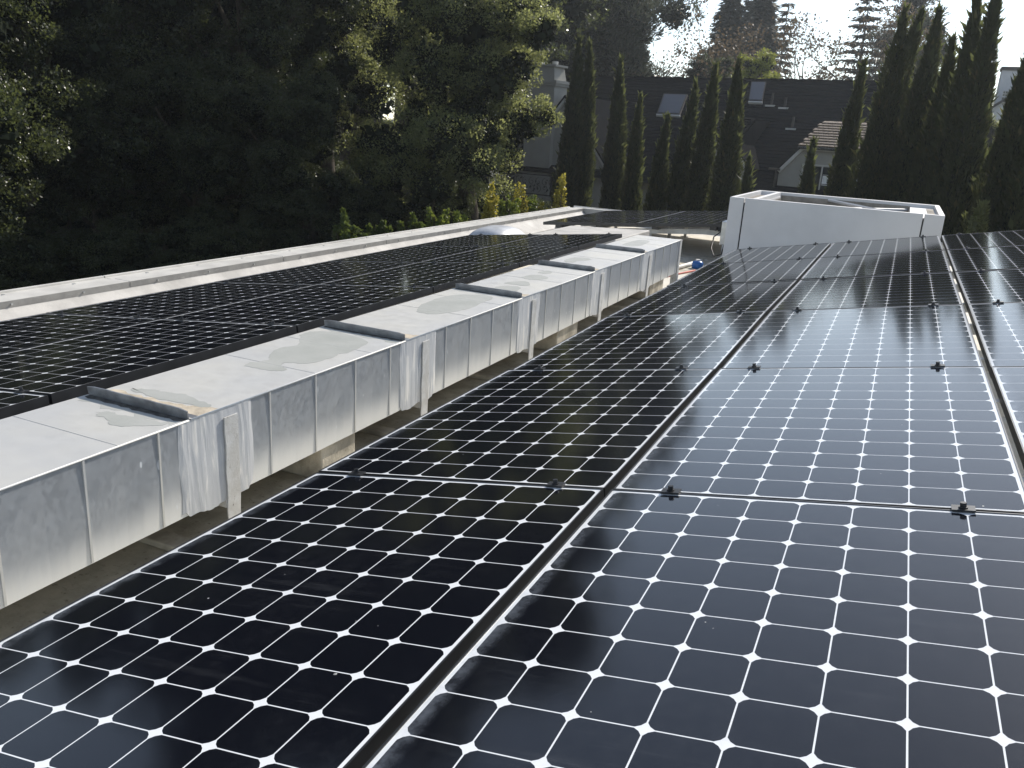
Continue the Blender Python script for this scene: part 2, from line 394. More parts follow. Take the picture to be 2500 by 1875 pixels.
# parapet: coping in lengths, grey flashing, membrane cant
PZ = 0.23
par = thing('parapet', 'low white parapet with metal coping along the roof edge beside the trees', 'parapet', (-6.05, 5.8, 0))
def coping_len(y0, y1):
    c = MB()
    c.box(-6.22, -6.195, y0, y1, PZ-0.16, PZ+0.012)            # outer lip
    c.box(-6.195, -6.075, y0, y1, PZ-0.03, PZ-0.006)           # shallow groove
    c.box(-6.075, -5.90, y0, y1, PZ-0.045, PZ+0.004)           # inner flat band
    part('coping_section', c, M['cap'], par, bevel=0.003)
ys = [-4.9 + 2.0*i for i in range(11)] + [16.45]
for a, b in zip(ys, ys[1:]): coping_len(a + 0.004, b - 0.004)
for a, b in zip(ys, ys[1:]):
    j = random.uniform(-0.006, 0.006)
    c = MB(); c.prism([(-5.898, a+0.006, PZ-0.05+j), (-5.898, b-0.006, PZ-0.052-j), (-5.898, b-0.006, PZ+0.0), (-5.898, a+0.006, PZ+0.0)], (0.004, 0, 0))
    fs = part('flashing_strip', c, M['flash'], par)
    sc = MB()
    for q in np.arange(a+0.3, b-0.1, 0.62):
        sc.tube([(-5.894, q, PZ-0.025), (-5.884, q, PZ-0.025)], 0.009, 8)
        sc.box(-6.150, -6.130, q+0.1, q+0.122, PZ-0.006, PZ-0.001)
    part('fasteners', sc, M['alu'], fs, kind='stuff')
# wavy sealant line under the flashing, cant of white membrane
c = MB(); n = 220; yy = np.linspace(-4.9, 16.4, n)
wob = np.cumsum(RNG.normal(0, 1, n)); wob -= np.linspace(wob[0], wob[-1], n); wob = np.convolve(wob, np.ones(9)/9, 'same'); wob = 0.008*wob/np.abs(wob).max()
for i in range(n):
    w = wob[i]
    c.v += [(-5.9, yy[i], PZ-0.044), (-5.885-w, yy[i], PZ-0.075+w), (-5.80+w*1.5, yy[i], PZ-0.125+w), (-5.62+w*3, yy[i], 0.012)]
for i in range(n-1):
    for k in range(3): c.f.append((4*i+k, 4*i+k+1, 4*i+5+k, 4*i+4+k))
part('membrane_cant', c, M['membrane'], par, smooth=True)
# far side of the parapet
c = MB(); c.box(-6.22, 5.8, 16.72, 16.745, PZ-0.16, PZ+0.012); c.box(-6.19, 5.8, 16.60, 16.72, PZ-0.03, PZ-0.006); c.box(-5.895, 5.8, 16.456, 16.60, PZ-0.045, PZ+0.004)
part('coping_section', c, M['cap'], par)
c = MB(); c.box(-5.89, 5.8, 16.43, 16.454, 0.0, PZ-0.006); part('flashing_strip', c, M['flash'], par)
c = MB(); c.box(-6.19, -5.905, -4.95, 16.44, -0.252, PZ-0.047); c.box(-6.19, 5.8, 16.457, 16.70, -0.252, PZ-0.047)
part('parapet_core', c, M['membrane'], par)

# ------------------------------------------------------------------ solar panels
PW, PL, CP = 1.046, 1.559, 0.1275
def cell_poly():
    h = 0.0622; k = 0.0155; pts = []
    for sx, sy in ((1,1),(-1,1),(-1,-1),(1,-1)):
        a = (sx*h, sy*(h-k)); b = (sx*(h-k), sy*h)
        mid = (sx*(h-0.40*k), sy*(h-0.40*k))
        tri = [a, mid, b]
        if sx*sy < 0: tri.reverse()
        pts += tri
    return pts
CPOLY = cell_poly()
cell_mb = MB(); cell_mb.poly([(x, y, 0.0) for x, y in CPOLY])
CELL_ME = cell_mb.mesh('solar_cell', M['cell'])
CPOS = [((i-3.5)*CP, (j-5.5)*CP) for j in range(12) for i in range(8)]
jm = MB()
for cx, cy in CPOS: jm.poly([(x+cx, y+cy, 0.0) for x, y in CPOLY])
CELLS_ME = jm.mesh('solar_cells', M['cell'])
CELL_ME2 = cell_mb.mesh('solar_cell', M['cell2']); CELLS_ME2 = jm.mesh('solar_cells', M['cell2'])
bm_ = MB(); bm_.box(-PW/2+0.004, PW/2-0.004, -PL/2+0.004, PL/2-0.004, -0.006, -0.00015); BACK_ME = bm_.mesh('backsheet', M['backsheet']); BACK_ME2 = bm_.mesh('backsheet', M['backsheet2'])
fr = MB(); W2, L2 = PW/2, PL/2
def rail(f, x0, x1, y0, y1):
    f.box(x0, x1, y0, y1, -0.044, 0.0022)
LP_ = 0.0045
rail(fr, -W2, -W2+LP_, -L2, L2); rail(fr, W2-LP_, W2, -L2, L2)
rail(fr, -W2+LP_, W2-LP_, -L2, -L2+LP_); rail(fr, -W2+LP_, W2-LP_, L2-LP_, L2)
FRAME_ME = fr.mesh('frame', M['frame'])
ck = MB(); ck.box(-0.026, 0.026, -0.017, 0.017, 0.0024, 0.0075); CLAMP_ME = ck.mesh('clamp', M['clamp'])
bo = MB(); bo.tube([(0,0,0.0075),(0,0,0.021)], 0.0075, 10); bo.tube([(0,0,0.0075),(0,0,0.0105)], 0.011, 10); BOLT_ME = bo.mesh('clamp_bolt', M['clamp'])

def panel(mat, label, group, split, clamps=True, far=1, fg=False):
    r = link('solar_panel', None); r.empty_display_size = 0.2
    r.matrix_world = mat
    tag(r, label, 'solar panel', group)
    link('frame', FRAME_ME, r)
    link('backsheet', BACK_ME2 if fg else BACK_ME, r)
    if split:
        for cx, cy in CPOS: link('solar_cell', CELL_ME2 if fg else CELL_ME, r, (cx, cy, 0))
    else:
        o = link('solar_cells', CELLS_ME2 if fg else CELLS_ME, r); o['kind'] = 'stuff'
    if clamps:
        for cx in (-0.365, 0.365):
            j = random.uniform(-0.015, 0.015)
            k = link('clamp', CLAMP_ME, r, (cx + j, far*(PL/2 + 0.004), 0)); link('clamp_bolt', BOLT_ME, k)
    return r

TR = R(10.4)
ORG = Vector((-0.60265, 0.62146, -0.97834 + ZC)); UR = Vector((math.cos(TR), 0, math.sin(TR))); VR = Vector((0, 1, 0))
cn = {-1: 'left', 0: 'middle', 1: 'right'}
RPY = 12*CP + 0.0388
for c_ in (-1, 0, 1):
    for k in range(6):
        p = ORG + UR*(c_*1.072 + 4*CP) + VR*(k*RPY + 6*CP)
        j = Matrix.Rotation(R((0.0, 0.10, 0.50, -0.40, 0.05, -0.15)[k] + random.uniform(-0.08, 0.08)), 4, 'X') @ Matrix.Rotation(R(random.uniform(-0.12, 0.12)), 4, 'Y')
        mat = Matrix.Translation(p) @ Matrix.Rotation(-TR, 4, 'Y') @ j
        lab = f'solar panel in the {cn[c_]} column of the foreground array, {ORD[k]} row from the camera'
        panel(mat, lab, 'solar panels of the foreground array', split=(k <= 2 and not (c_ == 1 and k == 0)), fg=True)
TL, YL = 0.11133876, -0.0078939
OL = Vector((-4.02824, 2.17808, -1.26015 + ZC))
UL = Vector((math.cos(TL)*math.cos(YL), -math.sin(YL), math.sin(TL))); VL = Vector((math.sin(YL), math.cos(YL), 0))
RL = Matrix((UL, VL, UL.cross(VL))).transposed().to_4x4()
for c_, nm in ((-1, 'parapet side'), (0, 'duct side')):
    for k in range(-1, 5):
        p = OL + UL*(c_*1.072 + 4*CP) + VL*(k*(12*CP + 0.0425) + 6*CP)
        j = Matrix.Rotation(R(random.uniform(-0.10, 0.10)), 4, 'X') @ Matrix.Rotation(R(random.uniform(-0.08, 0.08)), 4, 'Y')
        lab = f'black solar panel between parapet and duct, {nm} column, {ORD[k+1]} row from the camera'
        panel(Matrix.Translation(p) @ RL @ j, lab, 'solar panels between the parapet and the duct', split=(0 <= k <= 1 or (k == -1 and c_ == 0)))
TB = R(5.1)
OB = Vector((-5.23, 12.7, -1.40 + ZC)); UB = Vector((math.cos(TB), 0, math.sin(TB)))
RB = Matrix.Rotation(-TB, 4, 'Y') @ Matrix.Rotation(R(90), 4, 'Z')
for c_, nm in ((0, 'left'), (1, 'middle'), (2, 'right')):
    for k in range(3):
        p = OB + UB*(c_*1.578 + PL/2) + Vector((0, k*1.062 + PW/2, 0))
        lab = f'black solar panel of the raised array at the roof end, {nm} column, {ORD[k]} row'
        r = panel(Matrix.Translation(p) @ RB, lab, 'solar panels of the raised array at the far roof end', split=False, clamps=False)
        for q in (-0.42, 0.42):
            kk = link('clamp', CLAMP_ME, r, (0.525, q, 0)); kk.rotation_euler = (0, 0, R(90)); link('clamp_bolt', BOLT_ME, kk)

# rails and feet under the arrays
def slope_rail(name, label, a, b, w=0.04, h=0.055, feet=(), zt=0.0, mat='alu', cat='rail', group=None):
    a, b = Vector(a), Vector(b)
    t = thing(name, label, cat, (a.x, a.y, 0), group)
    d = (b-a); n = Vector((-d.y, d.x, 0)).normalized()*w/2
    c = MB(); up = Vector((0, 0, h))
    c.hexa([a-n-up, b-n-up, b+n-up, a+n-up, a-n, b-n, b+n, a+n]); part('rail', c, M[mat], t)
    for f_ in feet:
        p = a + d*f_
        c = MB(); c.box(p.x-0.022, p.x+0.022, p.y-0.03, p.y+0.03, 0.012, p.z-h); part('foot', c, M[mat], t)
        c = MB(); c.box(p.x-0.07, p.x+0.07, p.y-0.07, p.y+0.07, 0.0, 0.012); part('base_plate', c, M[mat], t)
    return t
for k in range(6):
    for s_ in (0.35, 1.2):
        y = ORG.y + k*RPY + s_
        a = ORG + UR*(-1.05) ; b = ORG + UR*2.10
        slope_rail('mounting_rail', f'aluminium mounting rail under the {ORD[k]} row of the foreground array, {"near" if s_ < 1 else "far"} one',
                   (a.x, y, a.z-0.047), (b.x, y, b.z-0.047), feet=(0.08, 0.5, 0.92), group='rails under the foreground array')
for k in range(6):
    y = OL.y + (k-1)*1.5725 + 0.75
    a = OL + UL*(-1.04); b = OL + UL*1.0
    slope_rail('mounting_rail', f'aluminium mounting rail under the {ORD[k]} row of panels beside the duct', (a.x, y, a.z-0.048), (b.x, y, b.z-0.048), feet=(0.1, 0.93), group='rails under the duct side array')
for k, y in enumerate((12.95, 14.2, 15.4)):
    a = OB + UB*0.12; b = OB + UB*4.6
    t = slope_rail('mounting_rail', f'white steel beam under the raised array at the roof end, {ORD[k]} from the duct', (a.x, y, a.z-0.10), (b.x, y, b.z-0.10), 0.05, 0.075, (0.06, 0.36, 0.62, 0.9), mat='pipe', group='beams under the raised array')
for k, f_ in enumerate((0.26, 0.95, 1.86, 2.75, 3.6)):
    p = OB + UB*f_
    c = MB(); c.box(p.x-0.05, p.x+0.05, p.y+0.02, p.y+3.15, p.z-0.097, p.z-0.046)
    tag(part('cross_rail', c, M['frame']), f'black rail end below the front edge of the raised array, {ORD[k]} from the left', 'rail', 'rails under the raised array')

# ------------------------------------------------------------------ galvanised duct
DX0, DX1, DZ0, DZ1 = -2.80, -2.276, 0.185, 0.566
duct = thing('air_duct', 'long galvanised rectangular air duct on posts between the two solar arrays', 'air duct', (-2.59, 4.5, 0))
YJ = [2.192 + 1.524*j for j in range(-2, 6)]
for j in range(len(YJ)-1):
    a, b = YJ[j] + 0.002, YJ[j+1] - 0.002
    c = MB(); nseg = 6
    for s_ in range(nseg):                                     # slightly pillowed sides
        pass
    yv = np.linspace(a, b, 11)
    for i, y in enumerate(yv):
        q = 0.004*math.sin(math.pi*((y-a)/0.3048 % 1.0))
        c.v += [(DX0, y, DZ0), (DX1+q*0.3, y, DZ0), (DX1+q, y, (DZ0+DZ1)/2), (DX1, y, DZ1), (DX0, y, DZ1)]
    for i in range(len(yv)-1):
        for k in range(5): c.f.append((5*i+k, 5*i+5+k, 5*i+5+(k+1)%5, 5*i+(k+1)%5))
    c.f += [(0,1,2,3,4), tuple(5*(len(yv)-1)+k for k in (4,3,2,1,0))]
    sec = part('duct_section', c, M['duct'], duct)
    for s_ in (0.443, 0.752, 1.062, 1.372):
        c = MB(); c.box(DX1-0.002, DX1+0.0055, a+s_-0.004, a+s_+0.004, DZ0+0.004, DZ1-0.004); part('standing_seam', c, M['ducttop'], sec)  # pale material stands in for light caught on the seam
    c = MB(); c.box(DX0-0.003, DX1+0.004, a+0.004, b-0.004, DZ1+0.0005, DZ1+0.0035); top = part('top_sheet', c, M['ducttop'], duct)
    for s_ in (0.752, 1.2):
        c = MB(); c.box(DX0, DX1, a+s_-0.0015, a+s_+0.0015, DZ1+0.0035, DZ1+0.0047); part('crease', c, M['ducttop'], top)
    c = MB(); c.tube([(DX1+0.0035, a+0.004, DZ1+0.0005), (DX1+0.0035, b-0.004, DZ1+0.0005)], 0.0036, 8); part('folded_edge', c, M['whitepaint'], sec, smooth=True)  # white bead: the highlight along the fold is put into its colour
    # raised flange across the joint
    y = YJ[j]
    if j > 0:
        c = MB()
        n = 14
        for i in range(n+1):
            x = DX0 + (DX1-DX0)*i/n; e = 0.0007*math.sin(i*1.3 + j*2)
            h = 0.042 + 0.0006*math.sin(i*2.1+j)
            if i in (0, n): h -= 0.006
            c.v += [(x, y-0.0035+e, DZ1+0.002), (x, y-0.0095+e, DZ1+h), (x, y-0.004+e, DZ1+h+0.001), (x, y+0.001+e, DZ1+0.003), (x, y+0.045, DZ1+0.0045), (x, y+0.045, DZ1+0.002)]
        for i in range(n):
            for k in range(6): c.f.append((6*i+k, 6*i+6+k, 6*i+6+(k+1)%6, 6*i+(k+1)%6))
        c.f += [tuple(range(6))[::-1], tuple(6*n+k for k in range(6))]
        part('joint_flange', c, M['upstand'], duct)
        # brushed sealant wrapped over the joint on the side and the top
        rr = random.Random(40+j)
        lo = []; hi = []; nn = 26
        for i in range(nn+1):
            u = i/nn; yy_ = y - 0.055 + 0.385*u
            zt = DZ1 + 0.0005
            zb = DZ0 - 0.002 - 0.016*math.sin(u*math.pi)**0.8*(0.5+0.5*math.sin(i*0.45+j*1.7)) - rr.uniform(0, 0.005)
            if u > 0.93 or u < 0.05: zb += 0.02
            lo.append((yy_ + rr.uniform(-0.004, 0.004), zb)); hi.append((yy_, zt))
        c = MB()
        for i in range(nn+1):
            bulge = 0.0040 + 0.0003*math.sin(i*0.8+j) + (0.0 if 0 < i < nn else -0.003)
            zz = [hi[i][1], hi[i][1]*0.75 + lo[i][1]*0.25, (hi[i][1]+lo[i][1])/2, lo[i][1]*0.8 + hi[i][1]*0.2, lo[i][1]]
            edge_in = 0.0 if 0 < i < nn else 0.0
            for q, z in enumerate(zz):
                jit = rr.uniform(-0.006, 0.006) if i in (0, nn) else 0
                c.v.append((DX1 + bulge + rr.uniform(0, 0.0015), lo[i][0] + jit, z))
        for i in range(nn):
            for k in range(4): c.f.append((5*i+k, 5*i+k+1, 5*i+6+k, 5*i+5+k))
        sl = part('sealant_patch', c, M['sealant'], duct)
        sl.modifiers.new('solid', 'SOLIDIFY').thickness = 0.004
        c = MB(); pts = []
        for i in range(18): pts.append((DX0 + 0.02 + (DX1-DX0-0.022)*i/17, y + 0.046, DZ1+0.0036))
        for i in reversed(range(18)): pts.append((DX0 + 0.02 + (DX1-DX0-0.022)*i/17, y + 0.085 + 0.05*(i/17)**2 + rr.uniform(-0.012, 0.02), DZ1+0.0036))
        c.prism(pts, (0, 0, 0.0004)); part('mineral_crust', c, M['tanstain'], duct)
        c = MB(); pts = []
        for i in range(18): pts.append((DX0 + 0.03 + (DX1-DX0-0.04)*i/17, y - 0.012, DZ1+0.0036))
        for i in reversed(range(18)): pts.append((DX0 + 0.03 + (DX1-DX0-0.04)*i/17, y - 0.05 - 0.03*math.sin(i*0.5+j)**2 - rr.uniform(0, 0.02), DZ1+0.0036))
        c.prism(pts, (0, 0, 0.0004)); part('water_stain', c, M['stain'], duct)
        c = MB(); pts = [(DX0 + 0.01 + (DX1-DX0-0.012)*i/17, y - 0.008, DZ1+0.0042) for i in range(18)]
        pts += [(DX0 + 0.01 + (DX1-DX0-0.012)*i/17, y - 0.030 - rr.uniform(0, 0.016), DZ1+0.0042) for i in reversed(range(18))]
        c.prism(pts, (0, 0, 0.0003)); part('dirt_and_shadow_line', c, M['shadow_grime'], duct)  # silt band, with the flange's cast shadow put into its dark colour
        # post
        c = MB(); py = y + 0.205
        nz = 9
        for q in range(nz+1):
            z = 0.012 + (DZ1-0.05)*q/nz; e1, e2 = rr.uniform(-0.003, 0.003), rr.uniform(-0.003, 0.003)
            c.v += [(DX1+0.0075, py-0.036+e1, z), (DX1+0.0135, py-0.036+e1, z), (DX1+0.0135, py+0.036+e2, z), (DX1+0.0075, py+0.036+e2, z)]
        for q in range(nz):
            for k in range(4): c.f.append((4*q+k, 4*q+(k+1)%4, 4*q+4+(k+1)%4, 4*q+4+k))
        c.f += [(3,2,1,0), tuple(4*nz+k for k in range(4))]
        pst = part('support_post', c, M['post'], duct)
        c = MB(); c.box(DX0-0.03, DX0-0.004, py-0.045, py+0.045, 0.0, DZ1-0.03); part('support_post', c, M['post'], duct)
        c = MB(); c.box(DX0-0.03, DX1+0.006, py-0.04, py+0.04, DZ0-0.045, DZ0-0.004); part('cross_bar', c, M['post'], pst)
        c = MB(); c.box(DX1-0.04, DX1+0.06, py-0.06, py+0.06, 0.0, 0.0115); part('base_plate', c, M['post'], pst)
# end post with closed end
c = MB(); c.box(DX1-0.06, DX1+0.012, YJ[-1]-0.06, YJ[-1]+0.02, 0.0, DZ1+0.004); part('support_post', c, M['post'], duct)
c = MB(); c.box(DX0, DX1-0.065, YJ[-1]+0.0, YJ[-1]+0.012, DZ0, DZ1-0.002); part('end_cap', c, M['upstand'], duct)
PUD = {
 'a': [(-2.75,3.44),(-2.7,3.38),(-2.64,3.26),(-2.69,3.22),(-2.67,3.14),(-2.64,3.06),(-2.58,3.0),(-2.59,2.95),(-2.62,2.92),(-2.62,2.88),(-2.58,2.84),(-2.5,2.86),(-2.44,2.86),(-2.41,2.9),(-2.42,2.93),(-2.47,2.95),(-2.5,2.98),(-2.48,3.01),(-2.42,3.03),(-2.38,3.09),(-2.37,3.22),(-2.39,3.28),(-2.36,3.34),(-2.40,3.60),(-2.63,3.64),(-2.76,3.60),(-2.79,3.5)],
 'b': [(-2.74,2.33),(-2.71,2.345),(-2.62,2.375),(-2.53,2.395),(-2.43,2.385),(-2.33,2.36),(-2.31,2.325),(-2.45,2.305),(-2.6,2.30),(-2.68,2.31)],
 'c': [(-2.60,2.05),(-2.59,2.085),(-2.53,2.09),(-2.44,2.10),(-2.34,2.12),(-2.29,2.12),(-2.34,2.06),(-2.42,1.99),(-2.5,2.02),(-2.57,2.04)],
 'd': [(-2.61,4.38),(-2.67,4.51),(-2.7,4.66),(-2.71,4.83),(-2.69,4.99),(-2.6,5.12),(-2.42,5.14),(-2.41,4.92),(-2.39,4.68),(-2.41,4.53),(-2.48,4.36),(-2.56,4.35)],
 'e': [(-2.63,6.0),(-2.63,6.09),(-2.6,6.19),(-2.55,6.22),(-2.49,6.2),(-2.44,6.13),(-2.45,6.03),(-2.49,5.96),(-2.57,5.95)],
 'f': [(-2.63,6.35),(-2.61,6.46),(-2.56,6.48),(-2.52,6.4),(-2.53,6.31),(-2.59,6.28)],
 'g': [(-2.63,5.66),(-2.6,5.76),(-2.56,5.86),(-2.5,5.86),(-2.44,5.77),(-2.43,5.68),(-2.53,5.66)],
 'h': [(-2.59,5.39),(-2.59,5.52),(-2.54,5.6),(-2.45,5.62),(-2.39,5.42),(-2.48,5.36)],
 'i': [(-2.7,7.13),(-2.72,7.26),(-2.69,7.43),(-2.6,7.47),(-2.53,7.41),(-2.53,7.31),(-2.6,7.2),(-2.59,7.06),(-2.67,7.04)],
 'j': [(-2.66,8.7),(-2.67,8.94),(-2.66,9.29),(-2.58,9.41),(-2.51,9.31),(-2.48,9.07),(-2.47,8.82),(-2.54,8.66)]}
def smooth_poly(p, it=2):
    for _ in range(it):
        q = []
        for i in range(len(p)):
            a, b = p[i], p[(i+1) % len(p)]
            q += [(a[0]*.75+b[0]*.25, a[1]*.75+b[1]*.25), (a[0]*.25+b[0]*.75, a[1]*.25+b[1]*.75)]
        p = q
    return p
def ragged(p, amp):
    q = []; ph = random.uniform(0, 9)
    for i, (a, b) in enumerate(zip(p, p[1:]+p[:1])):
        for f in (0.0, 0.5):
            x, y = a[0]+(b[0]-a[0])*f, a[1]+(b[1]-a[1])*f; w = i + f
            q.append((x + amp*(0.6*math.sin(w*1.1+ph) + 0.4*math.sin(w*2.7+ph*2) + random.uniform(-.25, .25)), y + amp*1.6*(0.6*math.cos(w*0.9+ph) + 0.4*math.sin(w*2.3+ph) + random.uniform(-.25, .25))))
    return q
for k_, pl in PUD.items():
    c = MB(); sp_ = smooth_poly(pl)
    if sum(a[0]*b[1]-b[0]*a[1] for a, b in zip(sp_, sp_[1:]+sp_[:1])) < 0: sp_ = sp_[::-1]
    c.prism([(max(x, DX0+0.012), y, DZ1+0.00405) for x, y in ragged(sp_, 0.006)], (0, 0, 0.0003)); part('water_stain', c, M['stain'], duct)
# pads and sleepers under the duct
for i, (y0, y1) in enumerate(((6.05, 6.52), (8.75, 9.3), (3.02, 3.3))):
    c = MB(); c.box(-2.76, -2.30, y0, y1, 0.0, DZ0-0.006)
    tag(part('support_block', c, M['concrete'], bevel=0.01), ['pale block under the middle of the duct', 'pale block under the far end of the duct', 'pale block under the near duct'][i], 'block', 'blocks under the duct')
for i, y in enumerate((2.2, 3.73, 5.05, 6.6, 8.1)):
    c = MB(); c.box(-2.95, -1.0, y-0.045, y+0.045, 0.0, 0.03)
    tag(part('sleeper', c, M['concrete'], bevel=0.006), f'pale flat sleeper crossing the dirty roof gap under the duct, {ORD[i]} from the camera', 'sleeper', 'sleepers across the roof gap')

# ------------------------------------------------------------------ white rooftop enclosure
EX0, EX1, EY0, EY1, EZ = -1.955, 0.47, 10.8, 13.1, 1.05
en = thing('rooftop_enclosure', 'open-topped white walled rooftop enclosure with crossed braces behind the foreground array', 'enclosure', (-0.74, 11.95, 0))
for nm, x0, x1 in (('front_panel', EX0, -1.782), ('front_panel', -1.766, 0.246), ('front_panel', 0.262, EX1)):
    c = MB(); c.box(x0, x1, EY0, EY0+0.09, 0, EZ); part(nm, c, M['stucco_white'], en, bevel=0.006)
for x in (-1.774, 0.254):
    c = MB(); c.box(x-0.008, x+0.008, EY0+0.012, EY0+0.08, 0, EZ-0.06); part('joint_gap', c, M['black'], en)
c = MB(); c.box(EX0, EX0+0.34, EY0+0.092, EY1-0.122, 0, EZ-0.055); part('end_wall', c, M['stucco_white'], en)
c = MB(); c.box(EX1-0.36, EX1, EY0+0.092, EY1-0.122, 0, EZ-0.05); part('end_wall', c, M['stucco_white'], en)
c = MB(); c.box(EX0, EX0+0.05, EY0+0.092, EY1-0.122, EZ-0.054, EZ); c.box(EX0+0.27, EX0+0.33, EY0+0.092, EY1-0.122, EZ-0.054, EZ); part('end_curb', c, M['stucco_white'], en)
c = MB(); c.box(EX1-0.06, EX1, EY0+0.092, EY1-0.122, EZ-0.049, EZ); part('end_curb', c, M['stucco_white'], en)
c = MB(); c.box(EX0+0.06, EX0+0.26, EY0+0.4, EY1-0.3, EZ-0.0545, EZ-0.05); part('dirt_patch', c, M['inner'], en)
c = MB(); c.box(EX1-0.16, EX1-0.075, EY0+0.2, EY1-0.3, EZ-0.0495, EZ-0.046); part('dirt_patch', c, M['inner'], en)
c = MB(); c.box(EX0, EX1, EY1-0.12, EY1, 0, EZ); part('back_wall', c, M['stucco_white'], en, bevel=0.005)
c = MB(); c.box(EX0+0.341, EX1-0.361, EY1-0.132, EY1-0.1215, 0.05, EZ-0.04); c.box(EX0+0.3405, EX0+0.35, EY0+0.10, EY1-0.135, 0.05, EZ-0.075); c.box(EX1-0.37, EX1-0.3605, EY0+0.10, EY1-0.135, 0.05, EZ-0.075)
part('inner_lining', c, M['inner'], en)
c = MB(); c.box(EX0+0.345, EX1-0.365, EY0+0.0915, EY1-0.135, 0.4, 0.45); part('inner_floor', c, M['inner'], en)
c = MB(); c.tube([(-0.95, EY1-0.16, EZ-0.05), (EX1-0.42, EY0+0.13, EZ-0.05)], 0.022, 6); part('cross_brace', c, M['stucco_white'], en)
c = MB(); c.tube([(-0.95, EY0+0.13, EZ-0.052), (EX1-0.40, EY1-0.17, EZ-0.095)], 0.022, 6); part('cross_brace', c, M['stucco_white'], en)
# junction box, cable and conduit on the left wall
jb = thing('junction_box', 'small grey junction box on the left wall of the white enclosure', 'junction box', (-2.0, 11.2, 0.45))
c = MB(); c.box(-2.06, -1.957, 11.05, 11.35, 0.42, 0.72); part('case', c, M['alu'], jb, bevel=0.01)
c = MB(); c.tube([(-2.0, 11.2, 0.42), (-2.0, 11.2, 0.12), (-2.02, 11.05, 0.06), (-2.12, 10.8, 0.05), (-2.2, 10.3, 0.05)], 0.018, 8); part('conduit', c, M['pipe'], jb, smooth=True)
cb = MB(); cb.tube([(-2.35, 12.75, 0.44), (-2.42, 12.5, 0.36), (-2.38, 12.2, 0.22), (-2.25, 11.8, 0.17), (-2.08, 11.4, 0.25), (-2.03, 11.3, 0.45)], 0.009, 6)
tag(part('cable', cb, M['black'], smooth=True), 'black cable looping from the raised array to the enclosure wall', 'cable')
cb = MB(); cb.box(-2.42, -2.22, 12.72, 12.84, 0.42, 0.50); cb.box(-2.47, -2.43, 12.74, 12.80, 0.44, 0.50)
tag(part('connector', cb, M['black'], bevel=0.006), 'black cable connector hanging under the raised array edge by the enclosure', 'connector')
# blue jug and pipes on the roof
bk = thing('blue_jug', 'small blue plastic jug lying on the white roof beyond the duct end', 'jug', (-2.42, 11.6, 0))
c = MB(); c.tube([(-2.42, 11.6, 0.0), (-2.42, 11.6, 0.06), (-2.42, 11.6, 0.09), (-2.42, 11.6, 0.105)], [0.075, 0.08, 0.07, 0.04], 14); part('body', c, M['bluepl'], bk, smooth=True)
c = MB(); c.tube([(-2.42, 11.6, 0.105), (-2.42, 11.6, 0.125)], 0.03, 12); part('lid', c, M['whitepaint'], bk)
c = MB(); c.tube([(-2.75, 10.2, 0.03), (-2.60, 11.3, 0.03), (-2.50, 12.2, 0.03)], 0.028, 8); tag(part('roof_pipe', c, M['pipe'], smooth=True), 'white pipe lying on the roof past the end of the duct', 'pipe')
c = MB(); c.tube([(-2.62, 10.1, 0.012), (-2.5, 10.8, 0.012), (-2.38, 11.3, 0.012)], 0.012, 6); tag(part('red_hose', c, M['red'], smooth=True), 'thin faded red line on the white roof by the duct end', 'hose')
# domed cover and low curb between the arrays
dm = thing('domed_cover', 'white rounded cover on the roof beyond the parapet side panels', 'roof cover', (-5.25, 11.1, 0))
c = MB(); nx, ny = 14, 10
for i in range(nx+1):
    for j in range(ny+1):
        u, v = i/nx*2-1, j/ny*2-1
        s_ = (max(0, 1-abs(u)**3.2)*max(0, 1-abs(v)**3.2))**0.5
        c.v.append((-5.30 + u*0.34, 11.15 + v*0.55, 0.03 + 0.29*s_))
for i in range(nx):
    for j in range(ny): c.f.append((i*(ny+1)+j, (i+1)*(ny+1)+j, (i+1)*(ny+1)+j+1, i*(ny+1)+j+1))
part('shell', c, M['domepl'], dm, smooth=True)
c = MB(); c.box(-5.66, -4.94, 10.58, 11.72, 0, 0.035); part('curb', c, M['membrane'], dm)
c = MB(); c.hexa([(-4.62,10.7,0),(-3.35,10.7,0),(-3.35,12.35,0),(-4.62,12.35,0),(-4.62,10.7,0.31),(-3.35,10.7,0.37),(-3.35,12.35,0.37),(-4.62,12.35,0.31)])
tag(part('roof_curb', c, M['membrane'], bevel=0.015), 'low white flat curb on the roof between the two far arrays', 'roof curb')

# ------------------------------------------------------------------ house behind the cypresses
HA = R(-12); HS = 1.4
hr = thing('slate_roof_house', 'large grey stucco house with a long dark slate roof behind the cypresses', 'house', (-5.6, 37.1, GZ))
hr.rotation_euler = (0, 0, HA)
def hx(s): return s*HS
def hy(d): return d*HS
def hz(z): return z*HS + ZC - GZ
def H(s, d, z): return (hx(s), hy(d), hz(z))
def hpart(name, mb, mat, parent=None, **kw):                    # local coordinates of the house
    o = link(name, mb.mesh(name, mat, smooth=kw.get('smooth', False)), parent or hr)
    if kw.get('kind'): o['kind'] = kw['kind']
    return o
zg = -(ZC - GZ)/HS
c = MB(); c.box(hx(-9.3), hx(4.7), hy(0.25), hy(9.75), 0, hz(-1.12)); hpart('wall', c, M['hwall'])
RS0, RS1 = -9.5, 4.9
def slope_z(d): return -1.09 + (2.23+1.09)*d/5.0
c = MB(); th = 0.16
c.hexa([(hx(RS0),hy(-0.25),hz(slope_z(-0.25))-th),(hx(RS1),hy(-0.25),hz(slope_z(-0.25))-th),(hx(RS1),hy(5),hz(2.23)-th),(hx(RS0),hy(5),hz(2.23)-th),
        (hx(RS0),hy(-0.25),hz(slope_z(-0.25))),(hx(RS1),hy(-0.25),hz(slope_z(-0.25))),(hx(RS1),hy(5),hz(2.23)),(hx(RS0),hy(5),hz(2.23))])
mroof = hpart('roof', c, M['slate'])
